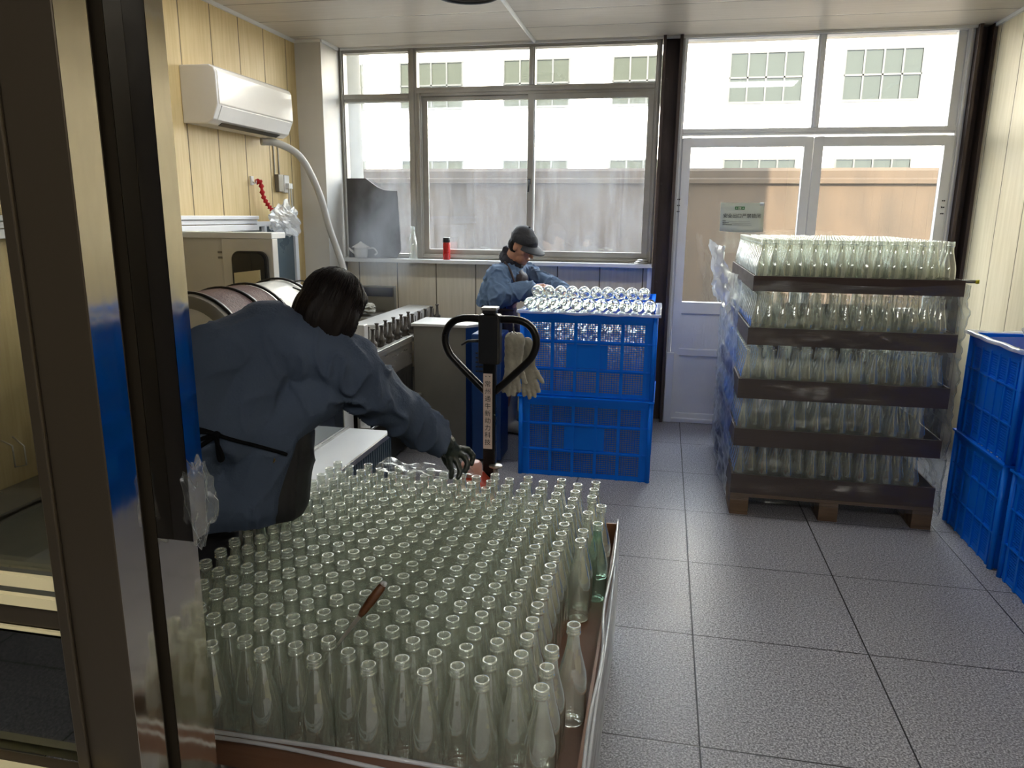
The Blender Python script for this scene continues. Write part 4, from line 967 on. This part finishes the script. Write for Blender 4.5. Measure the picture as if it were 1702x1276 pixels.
glove('work_glove', (-.594, 3.005, 1.135), M['gloveg'], 'pale dirty cotton glove hanging in front on the pallet truck handle', .05, .95)
glove('work_glove', (-.575, 3.085, 1.10), M['gloveg'], 'pale dirty cotton glove hanging behind the other on the truck handle', -.18, .92)
m = MB(); m.tube([(-.594, 2.968, 1.195), (-.594, 2.985, 1.15)], .003, 6); m.tube(smooth_path([(-.60, 2.985, 1.15), (-.612, 2.99, 1.135), (-.594, 3.0, 1.12), (-.582, 2.99, 1.14), (-.594, 2.985, 1.15)]), .003, 6)
tag(m.build('wire_hook', M['steel'], None), 'thin wire loop holding the gloves on the truck handle', 'hook')
# ================================================================ PEOPLE
def lerp(a, b, t): return Vector(a) + (Vector(b) - Vector(a)) * t
def sleeve_folds(o_path, r, n, mb, seed): pass
# ---- bending worker
p1 = empty('person', (-1.42, 1.97, 0), 'bending worker in slate blue coat reaching a dark gloved hand over the bottles', 'person')
HD = Vector((-1.000, 2.150, 1.340)); NK = Vector((-1.03, 2.075, 1.262))
SR = Vector((-.945, 2.115, 1.150)); SL = Vector((-1.262, 1.885, 1.222)); UB = Vector((-1.145, 2.005, 1.262))
ER = Vector((-.862, 2.255, 1.005)); WR = Vector((-.742, 2.425, .828)); EL = Vector((-1.40, 1.99, 1.04)); WL = Vector((-1.37, 2.20, .90))
PV = Vector((-1.30, 1.965, .88)); HL = Vector((-1.44, 1.90, .82)); HR = Vector((-1.30, 1.99, .82))
FLt = Vector((-1.58, 1.84, .10)); FRt = Vector((-1.44, 2.06, .10)); KL = Vector((-1.56, 1.90, .52)); KR = Vector((-1.425, 2.04, .52)); TR = Vector((-1.405, 2.01, .70)); TL = Vector((-1.52, 1.90, .70))
body = [(PV, UB, .08, .06), (SL, UB, .05, .055), (UB, SR, .055, .05), (UB, NK, .07, .052), (NK, HD, .05, .06), (SR, ER, .052, .042), (ER, WR, .042, .028), (SL, EL, .052, .042), (EL, WL, .042, .028),
        (PV, HL, .07, .065), (PV, HR, .07, .065), (HL, TL, .07, .07), (TL, KL, .07, .052), (KL, FLt, .052, .035), (HR, TR, .07, .07), (TR, KR, .07, .052), (KR, FRt, .052, .035),
        ('e', HD, (.078, .090, .108)), (FLt, FLt + Vector((-.05, .12, -.05)), .038, .03), (FRt, FRt + Vector((-.05, .12, -.05)), .038, .03)]
fwd = Vector((.28, .80, -.53)).normalized()          # where the face looks
up_ = Vector((.25, .40, .88)); up_ = (up_ - fwd * up_.dot(fwd)).normalized(); rt = fwd.cross(up_)
FM = Matrix((rt, fwd, up_)).transposed()
def fp(x, y, z, c=HD, Mx=None): return c + (Mx or FM) @ Vector((x, y, z))
def face(c, Mx):
    q = lambda x, y, z: c + Mx @ Vector((x, y, z))
    rot = Mx.to_4x4()
    return [('e', q(0, .0, .012), (.074, .092, .098), rot), ('e', q(0, .035, -.06), (.050, .052, .055), rot), ('e', q(0, .066, -.094), (.022, .018, .016), rot),
            (q(0, .090, .012), q(0, .106, -.022), .009, .0125), ('e', q(-.011, .098, -.025), (.008, .008, .006), rot), ('e', q(.011, .098, -.025), (.008, .008, .006), rot),
            (q(-.040, .076, .032), q(-.012, .088, .034), .0075, .0085), (q(.012, .088, .034), q(.040, .076, .032), .0085, .0075),
            ('e', q(-.040, .060, -.012), (.021, .018, .018), rot), ('e', q(.040, .060, -.012), (.021, .018, .018), rot),
            ('e', q(0, .088, -.050), (.022, .010, .0065), rot), ('e', q(0, .086, -.060), (.018, .010, .0065), rot),
            ('e', q(-.074, -.005, .0), (.011, .020, .030), rot), ('e', q(.074, -.005, .0), (.011, .020, .030), rot), ('e', q(-.078, -.012, .018), (.010, .012, .012), rot), ('e', q(.078, -.012, .018), (.010, .012, .012), rot),
            (q(0, -.03, -.05), q(0, -.035, -.11), .055, .052)]
body_o = blob('body', body + face(HD, FM), M['skin'], p1, .0065, 3)
def eyes(c, Mx, parent):
    m = MB()
    for s in (-1, 1): m.sphere(c + Mx @ Vector((s * .030, .078, .012)), .0105, 12, 8)
    e = m.build('eyes', pm('eye_white', srgb(220, 214, 206), .2, bump=0), parent)
    m = MB()
    for s in (-1, 1): m.sphere(c + Mx @ Vector((s * .030, .0855, .0105)), .0052, 10, 8)
    m.build('iris', M['darkp'], e)
eyes(HD, FM, p1)
# hair: bob with combed relief and loose strands
def hair(c, Mx, parent):
    o = blob('hair', [('e', c + Mx @ Vector((0, -.010, .012)), (.092, .104, .100), Mx.to_4x4()), ('e', c + Mx @ Vector((0, -.050, -.038)), (.084, .066, .100), Mx.to_4x4()),
                      ('e', c + Mx @ Vector((.062, -.005, -.045)), (.036, .066, .085), Mx.to_4x4()), ('e', c + Mx @ Vector((-.062, -.005, -.045)), (.036, .066, .085), Mx.to_4x4()),
                      ('e', c + Mx @ Vector((0, .055, .058)), (.060, .040, .038), Mx.to_4x4())], M['hair'], None, .006, 4)
    crown = c + Mx @ Vector((0, -.03, .13))
    for v in o.data.vertices:
        n = v.normal; l = Mx.inverted() @ (v.co - c); a = math.atan2(l.x, -l.y)
        v.co += n * .0035 * noise.noise(Vector((a * 16, l.z * 6, 0))) + n * .004 * noise.noise(Vector((a * 5, l.z * 9, 4)))
    m = MB(); rnd = random.Random(5)
    for k in range(420):
        a = rnd.uniform(-2.3, 2.3); e0 = rnd.uniform(.1, .9)
        pts = []
        L0 = rnd.uniform(.5, 1.35)
        for j in range(6):
            e = e0 + L0 * j / 5
            r = 1.0 + .03 * noise.noise(Vector((a * 3, e * 3, k)))
            x = .095 * r * math.sin(min(e, 1.45)) * math.sin(a); y = -.012 - .105 * r * math.sin(min(e, 1.45)) * math.cos(a); z = .012 + .104 * math.cos(e) * r
            if e > 1.45: z = .012 + .104 * math.cos(1.45) - (e - 1.45) * .115; x *= 1 - .16 * (e - 1.45); y = y * (1 - .10 * (e - 1.45))
            pts.append(c + Mx @ Vector((x, y, z)))
        m.tube(pts, [.0012, .0016, .0016, .0014, .001, .0004], 4, False)
    st = m.build('strands', M['hair'], o); o.parent = parent
    o.location = -wloc(parent)
    return o
hair(HD, FM, p1)
# coat
WLs = Vector((-1.34, 1.90, .99)); WRs = Vector((-1.165, 2.015, .985))
coat = [(SL, UB, .085, .100), (UB, SR, .100, .088), (UB, NK, .09, .060), (SL, WLs, .090, .108), (SR + Vector((-.06, -.02, -.02)), WRs, .088, .108), (UB, lerp(WLs, WRs, .5), .105, .125), (WLs, WRs, .115, .115),
        (WLs, HL + Vector((-.01, 0, -.06)), .115, .145), (WRs, HR + Vector((.055, 0, -.06)), .112, .125), (HL + Vector((0, 0, -.06)), HR + Vector((.055, 0, -.06)), .14, .13),
        (SR, ER, .086, .080), (ER, WR + (ER - WR) * .10, .078, .054), (SL, EL, .082, .072), (EL, WL, .070, .052)]
def seg_dist(p, a, b):
    t = max(0, min(1, (p - a).dot(b - a) / (b - a).length_squared)); return (p - (a + (b - a) * t)).length
def arm_near(p):
    k = min(seg_dist(p, SR, ER), seg_dist(p, ER, WR)); low = max(0, min(1, (1.0 - p.z) * 4)) * .35
    return max(.30, min(1.15, 1.55 - k * 6), low)
coat_o = blob('coat', coat, M['coat'], p1, .007, 4, .022, (1.0, 1.0, .55), 12, 3, wmap=arm_near, cut=[(WR + (ER - WR) * .06, (WR - ER).normalized()), (Vector((-1.3, 1.95, .682)), Vector((0, 0, -1)))])
cf = MB(); 
blob('collar', [(NK + Vector((-.055, -.015, -.012)), NK + Vector((.0, -.05, .008)), .022, .024), (NK + Vector((.0, -.05, .008)), NK + Vector((.05, .01, -.03)), .024, .022)], M['coat'], p1, .006, 3, .002)
# elastic cuff
m = MB(); d_ = (WR - ER).normalized(); m.tube([WR - d_ * .045, WR - d_ * .03, WR - d_ * .012, WR + d_ * .002], [.050, .045, .043, .040], 18); m.build('cuff', M['coat'], p1)
# apron: wrap at the hip side, tie strings and bow
ap = [(WRs + Vector((.035, .035, -.035)), HR + Vector((.127, .055, -.08)), .090, .104), (HR + Vector((.127, .055, -.08)), HR + Vector((.045, .04, -.18)), .104, .094)]
blob('apron', ap, M['apron'], p1, .008, 5, .008, (1, 1, .4), 9, 5, cut=[(Vector((-1.10, 2.0, .975)), Vector((-.35, -.2, .9))), (Vector((-1.2, 2, .680)), Vector((0, 0, -1)))])
tie = [(-1.36, 1.80, 1.062), (-1.285, 1.785, 1.032), (-1.215, 1.84, .997), (-1.15, 1.90, .955), (-1.09, 1.95, .915)]
from mathutils.bvhtree import BVHTree
def snapper(o, off=.006):
    base = wloc(o); T = BVHTree.FromPolygons([v.co + base for v in o.data.vertices], [tuple(p.vertices) for p in o.data.polygons])
    def s(p, k=0):
        p = Vector(p); d = (p - Vector((-1.25, 1.97, p.z))).normalized(); h = T.ray_cast(Vector((-1.25, 1.97, p.z)) + d * .5, -d)
        return (h[0] + d * (off + k)) if h[0] else p
    return s
sn = snapper(coat_o); M['string'] = pm('black_tape', (.004, .004, .005, 1), .9, var=0, bump=0, spec=.1)
m = MB(); m.tube([sn(p) for p in smooth_path(tie, 8)], .0055, 8)
kx = sn((-1.225, 1.835, 1.002), .006)
m.tube(smooth_path([kx, kx + Vector((-.05, -.012, -.015)), kx + Vector((-.085, -.005, -.055)), kx + Vector((-.05, -.012, -.035)), kx], 6), .0065, 8)
m.tube(smooth_path([kx, kx + Vector((.01, -.015, -.02)), kx + Vector((.022, -.012, -.06)), kx + Vector((.012, -.014, -.065)), kx], 6), .0065, 8)
m.tube(smooth_path([kx, kx + Vector((-.04, -.014, .01)), kx + Vector((-.07, -.005, -.02))], 6), .005, 8)
m.sphere(kx, (.013, .011, .012), 12, 8); m.build('apron_strings', M['string'], p1)
m = MB(); m.lathe([(.008, -.002), (.0125, 0), (.008, .002), (.008, -.002)], 16, mat=Matrix.Translation((-1.115, 1.925, .905)) @ Matrix.Rotation(R90, 4, 'X')); m.build('brass_eyelet', pm('brass', srgb(150, 120, 80), .35, .9, bump=0), p1)
tr = [(HL, TL, .10, .10), (TL, KL, .10, .08), (KL, FLt + Vector((0, 0, .10)), .08, .062), (HR, TR, .095, .098), (TR, KR, .098, .08), (KR, FRt + Vector((0, 0, .10)), .08, .062)]
blob('trousers', tr, M['trouser'], p1, .009, 4, .008, (1, 1, 1.4), 8, 8)
for F_ in (FLt, FRt):
    blob('boot', [(F_ + Vector((0, 0, .18)), F_ + Vector((0, 0, -.03)), .075, .058), (F_ + Vector((0, 0, -.045)), F_ + Vector((-.06, .14, -.06)), .055, .04)], M['boot'], p1, .008, 3)
# gloved hand: palm, four curled fingers and the thumb
hand = [((-.752, 2.412, .838), (-.729, 2.447, .804), .034, .034), ((-.729, 2.447, .804), (-.700, 2.482, .772), .028, .017), ((-.729, 2.447, .804), (-.704, 2.470, .764), .028, .017), ((-.731, 2.447, .800), (-.712, 2.458, .755), .027, .017), ((-.735, 2.450, .798), (-.735, 2.472, .758), .027, .018)]
def chain(pts, r0, r1):
    n = len(pts) - 1; return [(pts[i], pts[i + 1], r0 + (r1 - r0) * i / n, r0 + (r1 - r0) * (i + 1) / n) for i in range(n)]
hand += chain([(-.700, 2.482, .776), (-.668, 2.515, .764), (-.648, 2.519, .739), (-.650, 2.500, .716)], .0125, .0092)
hand += chain([(-.700, 2.470, .766), (-.674, 2.484, .748), (-.658, 2.480, .722), (-.664, 2.462, .699)], .0125, .0095)
hand += chain([(-.708, 2.458, .756), (-.690, 2.455, .730), (-.678, 2.447, .704), (-.682, 2.432, .684)], .012, .009)
hand += chain([(-.722, 2.448, .755), (-.710, 2.430, .732), (-.700, 2.414, .712), (-.702, 2.409, .692)], .0115, .0085)
hand += chain([(-.742, 2.468, .778), (-.758, 2.496, .750), (-.752, 2.510, .718), (-.734, 2.510, .690)], .0145, .0105)
LIFT = Vector((0, 0, .019))
hand = [(Vector(a) + LIFT * (.4 if n == 0 else 1), Vector(b) + LIFT, ra, rb) for n, (a, b, ra, rb) in enumerate(hand)]
blob('gloved_hand', hand, M['glove'], p1, .0036, 2, .0018, (1, 1, 1), 40, 2)

# ---- capped worker behind the crates
p2 = empty('person', (-1.08, 5.40, 0), 'worker in black cap, blue jacket and white boots packing bottles into the crate', 'person')
H2 = Vector((-.985, 5.22, 1.405)); N2 = Vector((-1.055, 5.27, 1.30))
sN = Vector((-1.135, 5.13, 1.205)); sF = Vector((-.985, 5.42, 1.20)); ch = Vector((-1.075, 5.27, 1.20)); pv = Vector((-1.18, 5.34, .90))
eN = Vector((-1.105, 5.02, 1.075)); wN = Vector((-.872, 5.10, 1.125)); eF = Vector((-.80, 5.30, 1.150)); wF = Vector((-.655, 5.12, 1.105))
f1 = Vector((-1.10, 5.36, .10)); f2 = Vector((-1.13, 5.56, .10)); h1 = pv + Vector((0, -.08, -.03)); h2 = pv + Vector((.02, .08, -.03))
k1 = lerp(h1, f1, .5) + Vector((.03, 0, 0)); k2 = lerp(h2, f2, .5) + Vector((.03, 0, 0))
fw2 = Vector((.80, -.36, -.48)).normalized(); u2 = Vector((.42, -.2, .88)); u2 = (u2 - fw2 * u2.dot(fw2)).normalized(); r2 = fw2.cross(u2); FM2 = Matrix((r2, fw2, u2)).transposed()
def hand_caps(w, palm, tips, thumb, s=1.0):
    w = Vector(w); out = [(w, lerp(w, palm, .5), .026 * s, .028 * s), (lerp(w, palm, .4), palm, .03 * s, .024 * s)]
    for (k, m_, t_) in tips: out += [(lerp(w, palm, .6), k, .018 * s, .0115 * s), (k, m_, .0112 * s, .0102 * s), (m_, t_, .0102 * s, .0085 * s)]
    out += [(lerp(w, palm, .25), thumb[0], .017 * s, .0135 * s), (thumb[0], thumb[1], .0125 * s, .010 * s)]
    return out
def fingers(w, palm, side, down, L=.075):
    w = Vector(w); palm = Vector(palm); d = (palm - w).normalized(); side = Vector(side).normalized(); down = Vector(down).normalized(); out = []
    for i, (o, l) in enumerate(((-.033, .82), (-.011, 1.0), (.011, .95), (.033, .75))):
        k = palm + side * o + d * .012; m_ = k + d * L * .48 * l + down * L * .18 * l; t_ = m_ + d * L * .22 * l + down * L * .38 * l; out.append((k, m_, t_))
    th0 = lerp(w, palm, .5) + side * -.042 + down * .012; return out, (th0, th0 + d * .045 + down * .022)
pN = Vector((-.805, 5.06, 1.142)); tN, thN = fingers(wN, pN, (.5, .85, .1), (.1, -.1, -1))
pF = Vector((-.625, 5.045, 1.10)); tF, thF = fingers(wF, pF, (1, .3, .0), (0, -.1, -1))
body = [(pv, ch, .11, .10), (sN, ch, .06, .08), (ch, sF, .08, .06), (ch, N2, .07, .05), (sN, eN, .05, .042), (eN, wN, .042, .026), (sF, eF, .05, .042), (eF, wF, .042, .026),
        (pv, h1, .10, .09), (pv, h2, .10, .09), (h1, k1, .09, .06), (k1, f1, .06, .04), (h2, k2, .09, .06), (k2, f2, .06, .04), (N2, H2 + Vector((-.02, 0, -.03)), .05, .052)]
blob('body', body + face(H2, FM2) + hand_caps(wN, pN, tN, thN) + hand_caps(wF, pF, tF, thF), M['skin'], p2, .0045, 2)
eyes(H2, FM2, p2)
q2 = lambda x, y, z: H2 + FM2 @ Vector((x, y, z))
blob('hair', [('e', q2(0, -.03, .0), (.083, .078, .07), FM2.to_4x4())], M['hair'], p2, .006, 2, .003, (1, 1, 1), 30)
cpm = MB(); cap_ = blob('cap', [('e', q2(0, -.006, .052), (.090, .105, .080), FM2.to_4x4()), ('e', q2(0, -.02, .075), (.080, .085, .070), FM2.to_4x4())], M['capm'], p2, .005, 3, .002, (1, 1, 1), 14, cut=[(q2(0, 0, .034), -(FM2 @ Vector((0, -.12, 1))))])
m = MB(); vs = []; nA, nB = 16, 6
for i in range(nA + 1):
    for j in range(nB + 1):
        a = math.radians(-66 + 132 * i / nA); v = j / nB; r_ = .082 + .078 * v * math.cos(a * .75)
        vs.append(q2(r_ * math.sin(a) * .98, .010 + r_ * math.cos(a) * 1.04, .052 - .014 * v * v - .012 * (math.sin(a) ** 2) - .006 * v))
fs = [(i * (nB + 1) + j, (i + 1) * (nB + 1) + j, (i + 1) * (nB + 1) + j + 1, i * (nB + 1) + j + 1) for i in range(nA) for j in range(nB)]
m.add(vs, fs, True); br = m.build('brim', M['capm'], cap_); sl = br.modifiers.new('t', 'SOLIDIFY'); sl.thickness = .004
m = MB(); m.sphere(q2(0, -.01, .146), .008, 10, 6); m.build('cap_button', M['capm'], cap_)
m = MB(); m.box(-.012, .012, -.008, .008, -.008, .008, Matrix.Translation(q2(0, -.112, .045)) @ FM2.to_4x4()); m.build('cap_strap', M['darkp'], cap_)
blob('neck_scarf', [(N2 + Vector((-.04, -.055, .0)), N2 + Vector((-.06, .01, .035)), .038, .045), (N2 + Vector((-.06, .01, .035)), N2 + Vector((-.02, .07, .01)), .045, .035), (N2 + Vector((-.04, -.055, .0)), N2 + Vector((.045, -.03, -.03)), .036, .024), (N2 + Vector((.045, -.03, -.03)), N2 + Vector((.05, .04, -.03)), .024, .024), (N2 + Vector((-.06, 0, .03)), N2 + Vector((-.055, 0, .075)), .045, .03)],
     pm('navy_scarf', srgb(38, 36, 48), .8, var=.3, vs=40, bump=.6), p2, .0065, 3, .006, (1, 1, 1), 22)
wa = Vector((-1.20, 5.30, 1.01))
jk = [(sN, ch, .074, .095), (ch, sF, .095, .070), (ch, wa, .108, .120), (sN, wa + Vector((0, -.05, 0)), .08, .112), (sF, wa + Vector((.03, .07, 0)), .078, .105), (sN, eN, .076, .074), (eN, wN + (eN - wN) * .12, .072, .052), (sF, eF, .068, .056), (eF, wF, .055, .042), (wa, pv + Vector((-.02, 0, .05)), .12, .125)]
blob('jacket', jk, M['coat2'], p2, .006, 3, .016, (1, 1, .7), 17, 13, cut=[(Vector((-1.18, 5.3, .965)), Vector((-.12, 0, -1)))] )
blob('apron', [(wa + Vector((.03, 0, -.03)), pv + Vector((.03, 0, -.15)), .115, .150), (pv + Vector((.03, -.05, -.15)), pv + Vector((.05, -.03, -.45)), .12, .12), (pv + Vector((.02, .06, -.15)), pv + Vector((.05, .06, -.45)), .12, .12), (ch + Vector((.06, -.02, -.03)), wa + Vector((.05, 0, 0)), .075, .10)], M['apron2'], p2, .008, 5, .010, (1, 1, .4), 10, 4, cut=[(Vector((-1.1, 5.3, .44)), Vector((0, 0, -1)))])
m = MB(); m.tube(smooth_path([(-1.10, 5.17, 1.30), (-1.055, 5.135, 1.25), (-1.02, 5.125, 1.17), (-1.0, 5.13, 1.10)]), .008, 8); m.tube(smooth_path([(-1.33, 5.30, .99), (-1.25, 5.16, .985), (-1.13, 5.10, .975), (-1.02, 5.12, .965)]), .008, 8); m.build('apron_straps', M['apron2'], p2)
blob('trousers', [(h1, k1, .10, .082), (k1, lerp(k1, f1, .22), .078, .056), (h2, k2, .10, .082), (k2, lerp(k2, f2, .22), .078, .056)], M['trouser'], p2, .009, 4, .006, (1, 1, 1), 9)
for F_, t in ((f1, (.15, -.05)), (f2, (.15, .0))):
    bt = blob('boot', [(F_ + Vector((.01, 0, .27)), F_ + Vector((0, 0, .10)), .072, .060), (F_ + Vector((0, 0, .10)), F_ + Vector((0, 0, -.035)), .060, .055), (F_ + Vector((0, 0, -.045)), F_ + Vector((t[0], t[1], -.058)), .054, .042)], M['boot'], p2, .007, 3, cut=[(F_ + Vector((0, 0, -.094)), Vector((0, 0, -1)))])

# ---------------------------------------------------------------- steam above the washer
s = N('steam'); o_ = s.obj()
nz = s.noise(s.map(o_, (1, 1, .6)), 3.2, 5, .6)
ln = s.n('VectorMath', {'operation': 'LENGTH'}, i0=s.map(o_, (1 / .34, 1 / .30, 1 / .52))).outputs['Value']
fall = s.math('MAXIMUM', s.math('SUBTRACT', 1.0, ln), 0.0)
den = s.math('MULTIPLY', s.math('MULTIPLY', s.math('MAXIMUM', s.math('SUBTRACT', nz, .42), 0.0), fall), 24.0)
vol = s.n('VolumePrincipled', Color=(.95, .95, .95, 1), Density=den, Anisotropy=.2)
mt = s.done(None, vol.outputs[0])
m = MB(); m.sphere((0, 0, 0), (.34, .30, .52), 20, 14); so_ = m.build('steam', mt, None); so_.location = (-2.04, 5.28, 1.50)
tag(so_, 'wisp of white steam rising over the washer before the window', 'steam', None, 'stuff')
